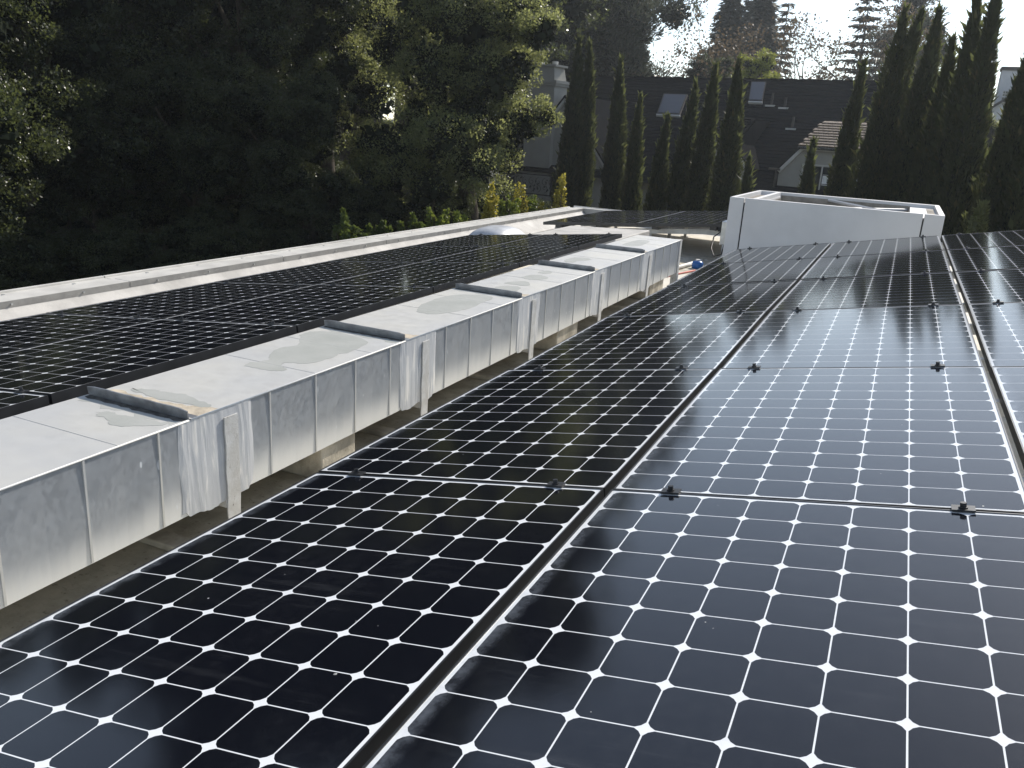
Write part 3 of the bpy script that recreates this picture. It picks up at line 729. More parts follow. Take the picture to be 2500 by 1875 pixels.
c = MB(); c.hexa([(hx(RS0),hy(5.002),hz(2.23)-th),(hx(RS1),hy(5.002),hz(2.23)-th),(hx(RS1),hy(10.2),hz(slope_z(-0.2))-th),(hx(RS0),hy(10.2),hz(slope_z(-0.2))-th),
        (hx(RS0),hy(5.002),hz(2.23)),(hx(RS1),hy(5.002),hz(2.23)),(hx(RS1),hy(10.2),hz(slope_z(-0.2))),(hx(RS0),hy(10.2),hz(slope_z(-0.2)))]); hpart('roof', c, M['slate'])
c = MB(); x = RS0
while x < RS1:
    w = random.uniform(0.28, 0.34); c.box(hx(x), hx(min(x+w*0.97, RS1)), hy(4.9), hy(5.1), hz(2.2), hz(2.25)+random.uniform(-0.015, 0.03)); x += w
hpart('ridge_tiles', c, M['slate'], mroof, kind='stuff')
c = MB(); c.prism([H(-9.3,0.252,-1.12),H(-9.3,5,2.0),H(-9.3,9.7,-1.12)], (0.12,0,0)); c.prism([H(4.6,0.252,-1.12),H(4.6,5,2.0),H(4.6,9.7,-1.12)], (0.12,0,0)); hpart('gable_wall', c, M['hwall'])
# taller left block of the roof
# slate courses: raised rows that catch the light on the near slope
c = MB(); nrow = 34
for i in range(nrow):
    d0 = -0.22 + 5.15*i/nrow
    a = slope_z(d0)
    c.box(hx(RS0+0.02), hx(RS1-0.02), hy(d0), hy(d0)+0.03, hz(a)-0.02, hz(a)+0.028)
hpart('slate_courses', c, M['slate'], mroof, kind='stuff')
# gables and dormers
def gable(pts, name='gable_front', d=0.0, depth=0.18):
    c = MB(); c.prism([(hx(s), hy(d), hz(z)) for s, z in pts], (0, depth, 0)); return hpart(name, c, M['hwall'])
def verge(a, b, d=-0.10, w=0.12, mat='trim', nm='verge_board'):
    c = MB(); (s0, z0), (s1, z1) = a, b
    L = Vector((hx(s1-s0), 0, HS*(z1-z0))); n = Vector((-L.z, 0, L.x)).normalized()*w
    p0 = Vector((hx(s0), hy(d), hz(z0))); p1 = p0 + L
    c.prism([p0, p1, p1-n, p0-n], (0, 0.16, 0)); return hpart(nm, c, M[mat])
def dormer_roof(pts, d0, d1, th=0.10):                           # roof planes following the outline pts from d0 back to d1
    for (s0, z0), (s1, z1) in zip(pts, pts[1:]):
        c = MB(); c.hexa([H(s0,d0,z0-0.02),H(s1,d0,z1-0.02),H(s1,d1,z1-0.02),H(s0,d1,z0-0.02),H(s0,d0,z0+0.06),H(s1,d0,z1+0.06),H(s1,d1,z1+0.06),H(s0,d1,z0+0.06)])
        hpart('dormer_roof', c, M['slate'])
# left cross gable
gl = [(-9.05, zg), (-9.05, -1.05), (-7.15, 1.16), (-5.29, -1.01), (-5.29, zg)]
gable(gl); dormer_roof([(-9.15, -1.16), (-7.15, 1.18), (-5.18, -1.12)], -0.12, 3.5)
verge((-7.15, 1.16), (-5.2, -1.12)); verge((-9.12, -1.12), (-7.15, 1.16))
# jerkinhead dormers with shingled half hips
def half_dormer(s0, s1, tiles):
    e0, e1 = s0 + 0.58, s1 - 0.58
    gable([(s0, zg), (s0, -0.62), (e0, 0.0), (e1, 0.0), (s1, -0.62), (s1, zg)])
    verge((s0-0.02, -0.66), (e0, 0.03)); verge((e1, 0.03), (s1+0.02, -0.66))
    verge((e0, 0.03), (e1, 0.03), w=0.10)
    c = MB(); c.box(hx(e0-0.06), hx(e1+0.06), hy(-0.2), hy(-0.1), hz(0.0), hz(0.055)); hpart('gutter', c, M['trim'])
    dormer_roof([(s0-0.12, -0.74), (e0-0.04, -0.05)], -0.08, 1.6); dormer_roof([(e1+0.04, -0.05), (s1+0.12, -0.74)], -0.08, 1.6)
    for e_, w_ in ((e0-0.02, 0.06), (e1-0.04, 0.06)):
        c = MB(); c.prism([H(e_,-0.05,-0.06), H(e_,1.5,0.70), H(e_,2.75,0.70), H(e_,1.7,0.0)], (hx(w_), 0, 0)); hpart('dormer_cheek', c, M['slate'])
    c = MB(); c.hexa([H(e0,1.502,0.68),H(e1,1.502,0.68),H(e1,2.9,0.72),H(e0,2.9,0.72),H(e0,1.502,0.76),H(e1,1.502,0.76),H(e1,2.9,0.80),H(e0,2.9,0.80)]); hpart('dormer_roof', c, M['slate'])
    # half hip slope
    c = MB(); c.hexa([H(e0-0.06,-0.2,-0.01),H(e1+0.06,-0.2,-0.01),H(e1+0.02,1.5,0.74),H(e0-0.02,1.5,0.74),H(e0-0.06,-0.2,0.05),H(e1+0.06,-0.2,0.05),H(e1+0.02,1.5,0.80),H(e0-0.02,1.5,0.80)])
    hip = hpart('half_hip_roof', c, M['slate'])
    rows = 10; run = hy(1.7)/rows; rise = HS*0.75/rows; ang = math.atan2(rise, run); Ls = math.hypot(run, rise)
    tm = MB(); tm.box(-0.094, 0.094, -Ls*0.56, Ls*0.56, -0.012, 0.034); me = tm.mesh('roof_tile', M['tile'])
    jn = MB()
    for r_ in range(rows):
        f_ = (r_+0.5)/rows
        xa = hx(e0-0.06 + 0.03*f_); xb = hx(e1+0.06 - 0.03*f_); x = xa + 0.1 + (0.1 if r_ % 2 else 0)
        while x < xb - 0.08:
            y = hy(-0.2) + run*(r_+0.5); z = hz(0.05) + rise*(r_+0.5) + 0.03
            Mx = Matrix.Translation((x, y, z)) @ Matrix.Rotation(ang - 0.16 + random.uniform(-0.03, 0.03), 4, 'X') @ Matrix.Rotation(random.uniform(-0.03, 0.03), 4, 'Z')
            if tiles and x < hx(s0 + 2.3):
                o = link('roof_tile', me, hip); o.matrix_local = Mx
            else:
                jn.box(-0.094, 0.094, -Ls*0.56, Ls*0.56, -0.012, 0.034, Mx)
            x += 0.2
    if jn.v: hpart('roof_tiles', jn, M['tile' if tiles else 'slate'], hip, kind='stuff')  # unlit dormer: shade put into the colour by using dark slate
def window(s0, s1, z0, z1, cols, muntin_from=99, sky_reflection=None):
    c = MB(); f = 0.05
    c.box(hx(s0)-f, hx(s1)+f, -0.05, -0.002, hz(z0)-f, hz(z0)); c.box(hx(s0)-f, hx(s1)+f, -0.05, -0.002, hz(z1), hz(z1)+f)
    c.box(hx(s0)-f, hx(s0), -0.05, -0.002, hz(z0), hz(z1)); c.box(hx(s1), hx(s1)+f, -0.05, -0.002, hz(z0), hz(z1))
    w = hpart('window', c, M['trim'])
    dx = (hx(s1)-hx(s0))/cols
    for i in range(cols):
        a, b = hx(s0)+dx*i, hx(s0)+dx*(i+1)
        p = MB(); p.box(a+0.03, b-0.03, -0.02, -0.004, hz(z0)+0.03, hz(z1)-0.03); hpart('pane', p, M['pane'], w)
        if i:
            p = MB(); p.box(a-0.025, a+0.025, -0.045, -0.003, hz(z0), hz(z1)); hpart('mullion', p, M['trim'], w)
        if i >= muntin_from:
            for q in (1, 2):
                zz = hz(z0) + (hz(z1)-hz(z0))*q/3
                p = MB(); p.box(a+0.03, b-0.03, -0.034, -0.021, zz-0.014, zz+0.014); hpart('glazing_bar', p, M['dtrim'], w)
            p = MB(); p.box((a+b)/2-0.014, (a+b)/2+0.014, -0.0335, -0.0215, hz(z0)+0.03, hz(z1)-0.03); hpart('glazing_bar', p, M['dtrim'], w)
            if sky_reflection:
                p = MB(); p.box(a+0.06, b-0.06, -0.0205, -0.0195, hz(z0)+0.30, hz(z1)-0.32); hpart('sky_reflection', p, M['sky_reflection'], w)  # white sheet standing for bright sky reflected in the panes
    p = MB(); p.box(hx(s0)-0.1, hx(s1)+0.1, -0.12, -0.003, hz(z0)-0.13, hz(z0)-0.052); hpart('sill', p, M['trim'], w)
half_dormer(0.55, 4.2, True)
half_dormer(-2.80, -0.40, False)
window(1.26, 2.88, -1.19, -0.45, 3, 1, True)
window(-2.25, -1.72, -1.18, -0.47, 1)
window(-8.3, -7.2, -2.2, -1.3, 2)
c = MB(); c.tube([H(0.50,-0.06,-0.66),H(0.50,-0.06,zg)], 0.06, 8); hpart('downpipe', c, M['dtrim'])
c = MB(); c.box(hx(0.28), hx(0.62), hy(-0.16), hy(-0.05), hz(-0.66), hz(-0.6)); hpart('rain_head', c, M['dtrim'])
# chimney with two pots
c = MB(); c.box(hx(-8.7), hx(-7.55), hy(-0.18), hy(0.6), 0, hz(1.60)); ch = hpart('chimney', c, M['hwall'])
c = MB(); c.box(hx(-8.8), hx(-7.45), hy(-0.25), hy(0.67), hz(1.60), hz(1.70)); c.box(hx(-8.76), hx(-7.49), hy(-0.22), hy(0.64), hz(1.52), hz(1.598)); hpart('ledge', c, M['hwall'], ch)
c = MB(); c.hexa([H(-8.66,-0.16,1.70),H(-7.59,-0.16,1.70),H(-7.59,0.58,1.70),H(-8.66,0.58,1.70),H(-8.58,-0.1,2.14),H(-7.67,-0.1,2.14),H(-7.67,0.52,2.14),H(-8.58,0.52,2.14)]); hpart('stack_top', c, M['hwall'], ch)
c = MB(); c.box(hx(-8.68), hx(-7.57), hy(-0.17), hy(0.59), hz(2.142), hz(2.21)); hpart('cap', c, M['hwall'], ch)
for s_ in (-8.42, -7.85):
    c = MB(); c.tube([H(s_,0.2,2.21),H(s_,0.2,2.33)], 0.15, 12); hpart('pot', c, M['trim'], ch)
# skylights
def skylight(s0, s1, t0, t1, d0, d1):
    n = Vector((0, -HS*(3.32), HS*5.0)).normalized()
    def P(u, d, o):
        f = (d-d0)/(d1-d0); a = s0 + (t0-s0)*f; b = s1 + (t1-s1)*f
        return Vector((hx(a + (b-a)*u), hy(d), hz(slope_z(d)))) + n*o
    def slab(u0, u1, a, b, o0, o1): return MB().hexa([P(u0,a,o0),P(u1,a,o0),P(u1,b,o0),P(u0,b,o0),P(u0,a,o1),P(u1,a,o1),P(u1,b,o1),P(u0,b,o1)])
    k = hpart('skylight', slab(0, 1, d0, d1, -0.02, 0.12), M['dtrim'])
    hpart('glazing', slab(0.06, 0.94, d0+0.05, d1-0.05, 0.121, 0.135), M['skyglass'], k)
    hpart('apron', slab(-0.02, 1.02, d0-0.06, d0-0.002, 0.0, 0.10), M['trim'], k)
skylight(-5.13, -4.24, -5.51, -4.56, 2.85, 3.95); skylight(-2.16, -1.68, -2.57, -2.04, 3.72, 4.75)
for s_, d_, h_ in ((-1.35, 3.7, 0.5), (-0.85, 3.6, 0.4), (-0.15, 2.6, 0.45), (3.2, 2.2, 0.4)):
    c = MB(); z = slope_z(d_); c.tube([H(s_,d_,z-0.05), (hx(s_),hy(d_),hz(z)+h_)], 0.06, 8); v_ = hpart('roof_vent', c, M['dtrim'])
    c = MB(); c.box(hx(s_)-0.22, hx(s_)+0.22, hy(d_)-0.25, hy(d_)-0.05, hz(slope_z(d_-0.12))-0.02, hz(slope_z(d_-0.12))+0.06); hpart('vent_flashing', c, M['trim'], v_)
# balcony with scrolled iron railing
bc = MB(); bc.box(hx(-8.9), hx(-6.8), hy(-0.55), hy(-0.02), hz(-2.32), hz(-2.2)); bal = hpart('balcony', bc, M['hwall'])
rl = MB(); yb = hy(-0.5)
for z in (-1.45, -2.12): rl.tube([(hx(-8.8), yb, hz(z)), (hx(-6.9), yb, hz(z))], 0.03, 6)
for s_ in (-8.8, -6.9): rl.tube([(hx(s_), yb, hz(-2.2)), (hx(s_), yb, hz(-1.45))], 0.028, 6)
hpart('railing', rl, M['iron'], bal)
rl = MB()
rs = random.Random(3)
for i in range(7):
    s0 = hx(-8.66) + i*0.40
    for sg, z0 in ((1, hz(-2.08)), (-1, hz(-1.50))):
        pth = []
        for q in range(26):
            a = q/25*3.4*math.pi/1.6; rr_ = 0.20*(1-q/30)
            pth.append((s0 + sg*rr_*math.sin(a) + 0.1, yb, z0 + sg*(0.26 - rr_*math.cos(a))))
        rl.tube(pth, 0.011, 4)
    for q in range(5):
        cx, cz = s0 + rs.uniform(-0.05, 0.35), rs.uniform(hz(-2.02), hz(-1.55))
        rl.prism([(cx+0.045*math.cos(w)*rs.uniform(.6,1.2), yb-0.006, cz+0.045*math.sin(w)*rs.uniform(.6,1.2)) for w in np.arange(0, 6.28, 1.05)][::-1], (0, 0.012, 0))
hpart('scrollwork', rl, M['iron'], bal, kind='stuff')
# wall lantern
c = MB(); c.box(hx(-6.05), hx(-5.9), hy(-0.14), hy(-0.005), hz(-1.5), hz(-1.2)); c.tube([H(-5.97,-0.02,-1.1),H(-5.97,-0.12,-1.12),H(-5.97,-0.1,-1.2)], 0.02, 6); hpart('wall_lantern', c, M['iron'])

# ------------------------------------------------------------------ far white house at the right
fh = thing('white_far_house', 'white gabled house with a sash window at the right edge behind the cypresses', 'house', (at(2470, 300, 56)[0], 56, GZ))
def F(px, py, Y=56): return at(px, py, Y)
x0 = F(2405, 300)[0]; x1 = x0 + 7.5
ze = F(2440, 232)[2]
c = MB(); c.box(x0, x1, 56, 64, GZ, ze - 0.9); part('wall', c, M['farwall'], fh)
xm = F(2490, 180)[0] + 0.7; zp = ze + 0.62
c = MB(); c.prism([(x0, 55.98, ze-0.9), (x1, 55.98, ze-0.9), (xm + (x1-xm)*0.12, 55.98, zp), (xm, 55.98, zp)], (0, 0.2, 0)); part('gable_wall', c, M['farwall'], fh)
c = MB(); c.hexa([(x0-0.2,55.7,ze-1.05),(xm,55.7,zp),(xm,64,zp),(x0-0.2,64,ze-1.05),(x0-0.2,55.7,ze-0.88),(xm,55.7,zp+0.17),(xm,64,zp+0.17),(x0-0.2,64,ze-0.88)]); part('roof', c, M['dtrim'], fh)
c = MB(); c.hexa([(xm,55.7,zp),(x1+0.2,55.7,ze-1.05),(x1+0.2,64,ze-1.05),(xm,64,zp),(xm,55.7,zp+0.17),(x1+0.2,55.7,ze-0.88),(x1+0.2,64,ze-0.88),(xm,64,zp+0.17)]); part('roof', c, M['dtrim'], fh)
xa = F(2455, 175)[0]; c = MB(); c.box(xa, xa+1.7, 58.5, 59.6, ze-0.5, F(2470, 172, 58.5)[2]); ch2 = part('chimney', c, M['farwall'], fh)
c = MB(); c.box(xa-0.06, xa+1.76, 58.44, 59.66, F(2470, 172, 58.5)[2], F(2470, 163, 58.5)[2]); part('cap', c, M['dtrim'], ch2)
wx0, wx1 = F(2447, 235)[0], F(2464, 235)[0]; wz1, wz0 = F(2455, 223)[2], F(2455, 250)[2]
for a, b in ((wz0, (wz0+wz1)/2-0.03), ((wz0+wz1)/2+0.03, wz1)):
    c = MB(); c.box(wx0, wx1, 55.955, 55.978, a, b); w_ = part('window', c, M['pane'], fh)
    c = MB()
    for q in (1, 2): c.box(wx0+(wx1-wx0)*q/3-0.012, wx0+(wx1-wx0)*q/3+0.012, 55.94, 55.954, a, b)
    c.box(wx0, wx1, 55.94, 55.9535, (a+b)/2-0.012, (a+b)/2+0.012); part('glazing_bar', c, M['trim'], w_)
fr_ = MB(); fr_.box(wx0-0.08, wx1+0.08, 55.93, 55.975, wz0-0.09, wz0-0.01); part('sill', fr_, M['trim'], fh)
# terracotta lean-to roof seen between the right cypresses
ln = thing('shingled_lean_to', 'small brown shingled roof glimpsed between the two rightmost cypresses', 'roof', (*at(2400, 430, 40)[:2], GZ))
p0 = at(2400, 455, 40); px_, pz_ = p0[0], p0[2]
c = MB(); c.box(px_-2.2, px_+3.2, 40.4, 43, GZ, pz_+0.1); part('wall', c, M['hwall'], ln)
rt = MB(); rt.hexa([(px_-2.4,40,pz_-0.1),(px_+3.4,40,pz_-0.1),(px_+3.4,42.6,pz_+1.5),(px_-2.4,42.6,pz_+1.5),(px_-2.4,40,pz_),(px_+3.4,40,pz_),(px_+3.4,42.6,pz_+1.6),(px_-2.4,42.6,pz_+1.6)]); rt_ = part('roof', rt, M['slate'], ln)
c = MB()
for i in range(9):
    f_ = i/9
    for j in range(18):
        x = px_-2.4 + j*0.32 + (0.16 if i % 2 else 0); c.box(x, x+0.3, 40+2.6*f_, 40+2.6*f_+0.34, pz_+1.6*f_+0.01, pz_+1.6*f_+0.10)
part('roof_tiles', c, M['tile'], rt_, kind='stuff')

# ------------------------------------------------------------------ foliage
def leaf_mesh(name, P, A, B, L, Wd, mat, extra=None):
    """one kite-shaped face per leaf: P base points, A unit axis, B unit side, L length, Wd width"""
    n = len(P); L = L[:, None]; Wd = Wd[:, None]
    Nn = np.cross(A, B)
    v = np.empty((n, 4, 3)); v[:, 0] = P; v[:, 1] = P + A*L*0.45 + B*Wd*0.5 + Nn*L*0.06; v[:, 2] = P + A*L; v[:, 3] = P + A*L*0.45 - B*Wd*0.5 + Nn*L*0.06
    vv = v.reshape(-1, 3); loops = np.arange(4*n, dtype=np.int32); starts = np.arange(0, 4*n, 4, dtype=np.int32)
    if extra is not None and extra.v:
        ev = np.array(extra.v); tris = []
        base = len(vv); vv = np.concatenate([vv, ev])
        lp = [np.array(f) + base for f in extra.f]
        st = 4*n + np.cumsum([0] + [len(f) for f in lp])[:-1]
        loops = np.concatenate([loops] + lp).astype(np.int32); starts = np.concatenate([starts, st]).astype(np.int32)
    me = bpy.data.meshes.new(name)
    me.vertices.add(len(vv)); me.vertices.foreach_set('co', vv.ravel().astype(np.float32))
    me.loops.add(len(loops)); me.loops.foreach_set('vertex_index', loops)
    me.polygons.add(len(starts)); me.polygons.foreach_set('loop_start', starts)
    me.materials.append(mat); me.update(calc_edges=True)
    return me
def unit(v): return v/np.maximum(np.linalg.norm(v, axis=-1, keepdims=True), 1e-9)
def rdir(n, rng): return unit(rng.normal(size=(n, 3)))

def clump_points(rng, radii, n_cl, cl_r, per, shell=0.5, flat=0.75, low=-0.75):
    """leaf clumps through a crown volume: centres favour the outside, leaves sit on each clump's outer skin"""
    d = rdir(n_cl*3, rng); d = d[d[:, 2] > low][:n_cl]; n_cl = len(d)
    lump = 1 + 0.18*np.sin(d[:, 0]*4.1 + 1.3)*np.cos(d[:, 1]*3.7) + 0.12*np.sin(d[:, 2]*5 + d[:, 0]*6)
    r = (shell + (1-shell)*rng.random(n_cl)**0.55)*lump
    C = d*r[:, None]*np.array(radii)
    R_ = cl_r*rng.uniform(0.55, 1.25, n_cl)
    idx = np.repeat(np.arange(n_cl), per)
    ld = rdir(len(idx), rng); ld[:, 2] = np.where(rng.random(len(idx)) < 0.6, np.abs(ld[:, 2]), ld[:, 2]); rad = R_[idx]*(0.35 + 0.65*rng.random(len(idx))**0.45)
    off = ld*rad[:, None]; off[:, 2] *= flat
    P = C[idx] + off
    return P, ld, C, R_
def leaf_axes(ld, rng, up=0.25, rnd=0.9):
    A = unit(ld*0.55 + rdir(len(ld), rng)*rnd + np.array([0, 0, up])); B = unit(np.cross(A, unit(ld + 0.6*rdir(len(ld), rng)))); return A, B

def broad_crown(name, seed, radii, n_cl, cl_r, per, leaf_len, mat, shell=0.5, low=-0.75):
    rng = np.random.default_rng(seed)
    P, ld, C, R_ = clump_points(rng, radii, n_cl, cl_r, per, shell, low=low)
    A, B = leaf_axes(ld, rng)
    L = leaf_len*rng.uniform(0.6, 1.3, len(P))
    return leaf_mesh(name, P, A, B, L, L*rng.uniform(0.5, 0.75, len(P)), mat), C
def limbs(C, h0, radii, seed, trunk_r, count=26):
    """trunk from the ground (z = -h0) into the crown with limbs running to clump centres"""
    rr = random.Random(seed); t = MB()
    top = radii[2]*0.55
    path = []; k = 7
    for i in range(k):
        f = i/(k-1); path.append((rr.uniform(-.15, .15)*(1 if i else 0), rr.uniform(-.15, .15)*(1 if i else 0), -h0 + (h0+top)*f))
    t.tube(path, [trunk_r*(1.25 - 0.85*i/(k-1)) for i in range(k)], 9)
    for q in rr.sample(range(len(C)), min(count, len(C))):
        e = Vector(C[q]); f = rr.uniform(0.42, 0.95); z = -h0 + (h0+top)*f
        if z > e.z + 1.0: z = e.z - 0.6
        z = max(z, -h0*0.75)
        s_ = Vector((0, 0, z)); m1 = s_.lerp(e, 0.35) + Vector((rr.uniform(-.3,.3), rr.uniform(-.3,.3), rr.uniform(0.0,.5))); m2 = s_.lerp(e, 0.7) + Vector((rr.uniform(-.3,.3), rr.uniform(-.3,.3), rr.uniform(0,.4)))
        w = trunk_r*rr.uniform(0.22, 0.42)
        t.tube([s_, m1, m2, e], [w, w*0.7, w*0.45, w*0.15], 6)
    return t

def place_tree(name, label, cat, base, crown_me, trunk_me, crown_z, scale, rz, group=None, tname='trunk'):
    t = thing(name, label, cat, base, group)
    o = link('crown', crown_me, t, (0, 0, crown_z)); o.scale = scale; o.rotation_euler = (0, 0, rz)
    if trunk_me is not None:
        o2 = link(tname, trunk_me, t, (0, 0, crown_z)); o2.scale = scale; o2.rotation_euler = (0, 0, rz)
    return t

# crowns built from dense lobes: leaf clumps on the skin of each lobe, dark leaf faces added inside to block light
def lobe_crown(lobes, seed, leaf_len, mat, dens=9.0, per=180, cl=(0.28, 0.5), needle=False, wd=(0.5, 0.75), core=0.58):
    rng = np.random.default_rng(seed); PP = []; DD = []; IP = []; IL = []; cents = []
    for q, (lx, ly, lz, r) in enumerate(lobes):
        C0 = np.array([lx, ly, lz]); cents.append(C0); nc = int(dens*r*r) + 5
        d = rdir(nc, rng); d[:, 2] = np.where(rng.random(nc) < 0.35, np.abs(d[:, 2]), d[:, 2])
        Cc = C0 + d*(r*rng.uniform(0.50, 1.12, nc))[:, None]*np.array([1, 1, 0.9])
        rc = rng.uniform(*cl, nc)*min(1.0, 0.45 + 0.5*r)
        cnt = (per*rng.uniform(0.45, 1.3, nc)).astype(int); idx = np.repeat(np.arange(nc), cnt)
        ld = rdir(len(idx), rng); ld = unit(ld + 0.55*d[idx]*rng.random(len(idx))[:, None])
        P = Cc[idx] + ld*(rc[idx]*(0.25 + 0.75*rng.random(len(idx))**0.5))[:, None]*np.array([1, 1, 0.72])
        PP.append(P); DD.append(ld)
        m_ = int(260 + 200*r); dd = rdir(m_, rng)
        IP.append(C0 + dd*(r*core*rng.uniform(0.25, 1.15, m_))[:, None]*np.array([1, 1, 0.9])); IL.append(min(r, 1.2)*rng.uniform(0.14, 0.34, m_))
    P = np.concatenate(PP); ld = np.concatenate(DD)
    if needle:
        A = unit(ld*0.8 + np.array([0, 0, 0.5]) + 0.55*rdir(len(P), rng)); B = unit(np.cross(A, rdir(len(P), rng)))
    else:
        A, B = leaf_axes(ld, rng)
    L = leaf_len*rng.uniform(0.55, 1.3, len(P))
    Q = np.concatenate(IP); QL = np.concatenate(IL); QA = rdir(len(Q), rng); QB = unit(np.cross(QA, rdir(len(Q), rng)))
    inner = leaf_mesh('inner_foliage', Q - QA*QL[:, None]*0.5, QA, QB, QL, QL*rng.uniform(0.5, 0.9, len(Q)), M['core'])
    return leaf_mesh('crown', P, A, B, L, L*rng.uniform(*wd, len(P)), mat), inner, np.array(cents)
def auto_lobes(seed, radii, n, rr):
    rng = np.random.default_rng(seed); out = []
    for i in range(n):
        d = rdir(1, rng)[0]; f = 0.28 + 0.52*rng.random()**0.6
        out.append((d[0]*radii[0]*f, d[1]*radii[1]*f, d[2]*radii[2]*f, rng.uniform(*rr)))
    return out
def trunk_mesh(C, h0, radii, seed, r, n): return limbs(C, h0, radii, seed, r, n).mesh('trunk', M['bark'], smooth=True)
def place_lobed(name, label, cat, base, kit, crown_z, scale, rz, group):
    t = thing(name, label, cat, base, group)
    for nm, me in zip(('crown', 'inner_foliage', 'trunk'), kit):
        if me is None: continue
        o = link(nm, me, t, (0, 0, crown_z)); o.scale = scale if hasattr(scale, '__len__') else (scale,)*3; o.rotation_euler = (0, 0, rz)
        if nm == 'trunk':                      # the trunk always stands on the ground
            zs = np.empty(len(me.vertices)*3); me.vertices.foreach_get('co', zs); v_ = zs.reshape(-1, 3); low = v_[np.argmin(v_[:, 2])]
            h0 = -float(low[2]); sx, _, sz = o.scale
            if h0*sz > crown_z + 0.6: o.scale.z = (crown_z + 0.3)/h0
            elif h0*sz < crown_z:
                rb = float(np.hypot(*(v_[v_[:, 2] < low[2] + 0.02][:, :2]).T).max())*sx
                c = MB(); c.tube([(0, 0, -0.3), (0, 0, crown_z - h0*sz + 0.05)], [rb*1.25, rb], 10)
                link('lower_trunk', c.mesh('lower_trunk', M['bark'], smooth=True), t)
    return t
def kit_at(px, py, Y, kit, sc, rz, label, group, name='oak_tree', cat='tree'):
    p = at(px, py, Y); return place_lobed(name, label, cat, (p[0], p[1], GZ), kit, p[2]-GZ, sc, rz, group)
def make_kit(seed, radii, n, rr, leaf_len, mat, h0, tr, tcount=24, **kw):
    me, cm, C = lobe_crown(auto_lobes(seed, radii, n, rr), seed, leaf_len, mat, **kw)
    return me, cm, trunk_mesh(C, h0, radii, seed, tr, min(tcount, len(C)))
def own_tree(lobes_px, Yc, seed, leaf_len, mat, label, group, tr=0.3, name='oak_tree', **kw):
    """a single tree whose lobes are given by picture position, depth offset and radius in metres"""
    W = [(at(px, py, Yc + dy), r) for px, py, dy, r in lobes_px]
    c0 = np.mean([w for w, _ in W], axis=0); base = (c0[0], c0[1], GZ)
    L = [(w[0]-c0[0], w[1]-c0[1], w[2]-c0[2], r) for w, r in W]
    me, cm, C = lobe_crown(L, seed, leaf_len, mat, **kw)
    zr = max(1.0, max(l[2] for l in L))
    tm = trunk_mesh(C, c0[2]-GZ, (3, 3, zr), seed, tr, len(C))
    return place_lobed(name, label, 'tree', base, (me, cm, tm), c0[2]-GZ, 1.0, 0.0, group)
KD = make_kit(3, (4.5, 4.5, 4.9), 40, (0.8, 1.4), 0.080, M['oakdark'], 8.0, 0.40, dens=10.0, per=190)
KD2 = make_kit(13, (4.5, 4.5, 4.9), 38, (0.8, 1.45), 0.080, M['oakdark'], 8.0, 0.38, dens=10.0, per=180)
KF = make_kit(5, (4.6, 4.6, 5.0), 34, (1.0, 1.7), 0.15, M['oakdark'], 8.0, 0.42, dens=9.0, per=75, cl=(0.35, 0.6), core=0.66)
KB = make_kit(7, (1.9, 1.9, 1.6), 9, (0.6, 1.0), 0.066, M['oak'], 3.0, 0.10, 9, dens=13.0, per=170)
GL = 'large trees beyond the parapet'
own_tree([(1245,35,0,1.25),(1315,75,-.4,0.75),(1135,60,-.6,1.35),(1050,15,0,1.3),(1185,185,-.5,1.4),(1065,170,-.8,1.45),(1262,165,0,0.75),(1150,285,-.5,1.2),(1262,300,-.2,0.95),(1332,285,-.3,0.5),(1215,375,0,0.95),(1045,300,0,1.3),(965,110,.4,1.3),(1180,-90,.3,1.5),(1060,-120,.8,1.5)], 22.5, 71, 0.068, M['oak'], 'sunlit olive green oak beside the chimney of the slate house', GL, dens=15.0, per=230)
own_tree([(1085,345,0,1.1),(1155,405,.2,0.85),(1005,395,-.3,1.0),(925,350,.2,0.9),(1050,450,-.3,0.9),(930,445,0,1.0),(1190,330,.5,0.5)], 20.0, 72, 0.066, M['oak'], 'bushy sunlit oak growth low in front of the sunlit oak', GL, 0.16, dens=17.0, per=230)
own_tree([(790,50,0,1.5),(700,25,0,1.3),(885,20,0,1.25),(835,165,.6,1.5),(725,165,.4,1.4),(905,235,.4,1.25),(790,300,.4,1.4),(700,300,.8,1.3),(800,-110,.6,1.7),(900,-120,.8,1.6)], 24.0, 73, 0.07, M['oak'], 'dark green oak left of the sunlit oak, its top catching sun', GL, dens=13.0, per=220)
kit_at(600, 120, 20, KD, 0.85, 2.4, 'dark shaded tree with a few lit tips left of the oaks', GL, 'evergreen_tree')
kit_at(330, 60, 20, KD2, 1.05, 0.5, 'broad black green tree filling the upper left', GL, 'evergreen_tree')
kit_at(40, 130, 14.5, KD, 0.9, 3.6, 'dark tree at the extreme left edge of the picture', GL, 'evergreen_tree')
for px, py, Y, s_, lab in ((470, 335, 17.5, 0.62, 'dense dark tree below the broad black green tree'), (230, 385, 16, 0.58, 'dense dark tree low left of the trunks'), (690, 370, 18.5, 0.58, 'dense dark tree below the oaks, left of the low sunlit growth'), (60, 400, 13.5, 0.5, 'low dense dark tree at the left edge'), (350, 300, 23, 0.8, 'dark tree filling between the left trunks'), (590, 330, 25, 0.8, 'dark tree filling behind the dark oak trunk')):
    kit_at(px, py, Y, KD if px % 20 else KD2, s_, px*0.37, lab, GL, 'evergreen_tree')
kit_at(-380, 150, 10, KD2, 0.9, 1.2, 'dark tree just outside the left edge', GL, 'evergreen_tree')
GB = 'tall trees behind the oaks'
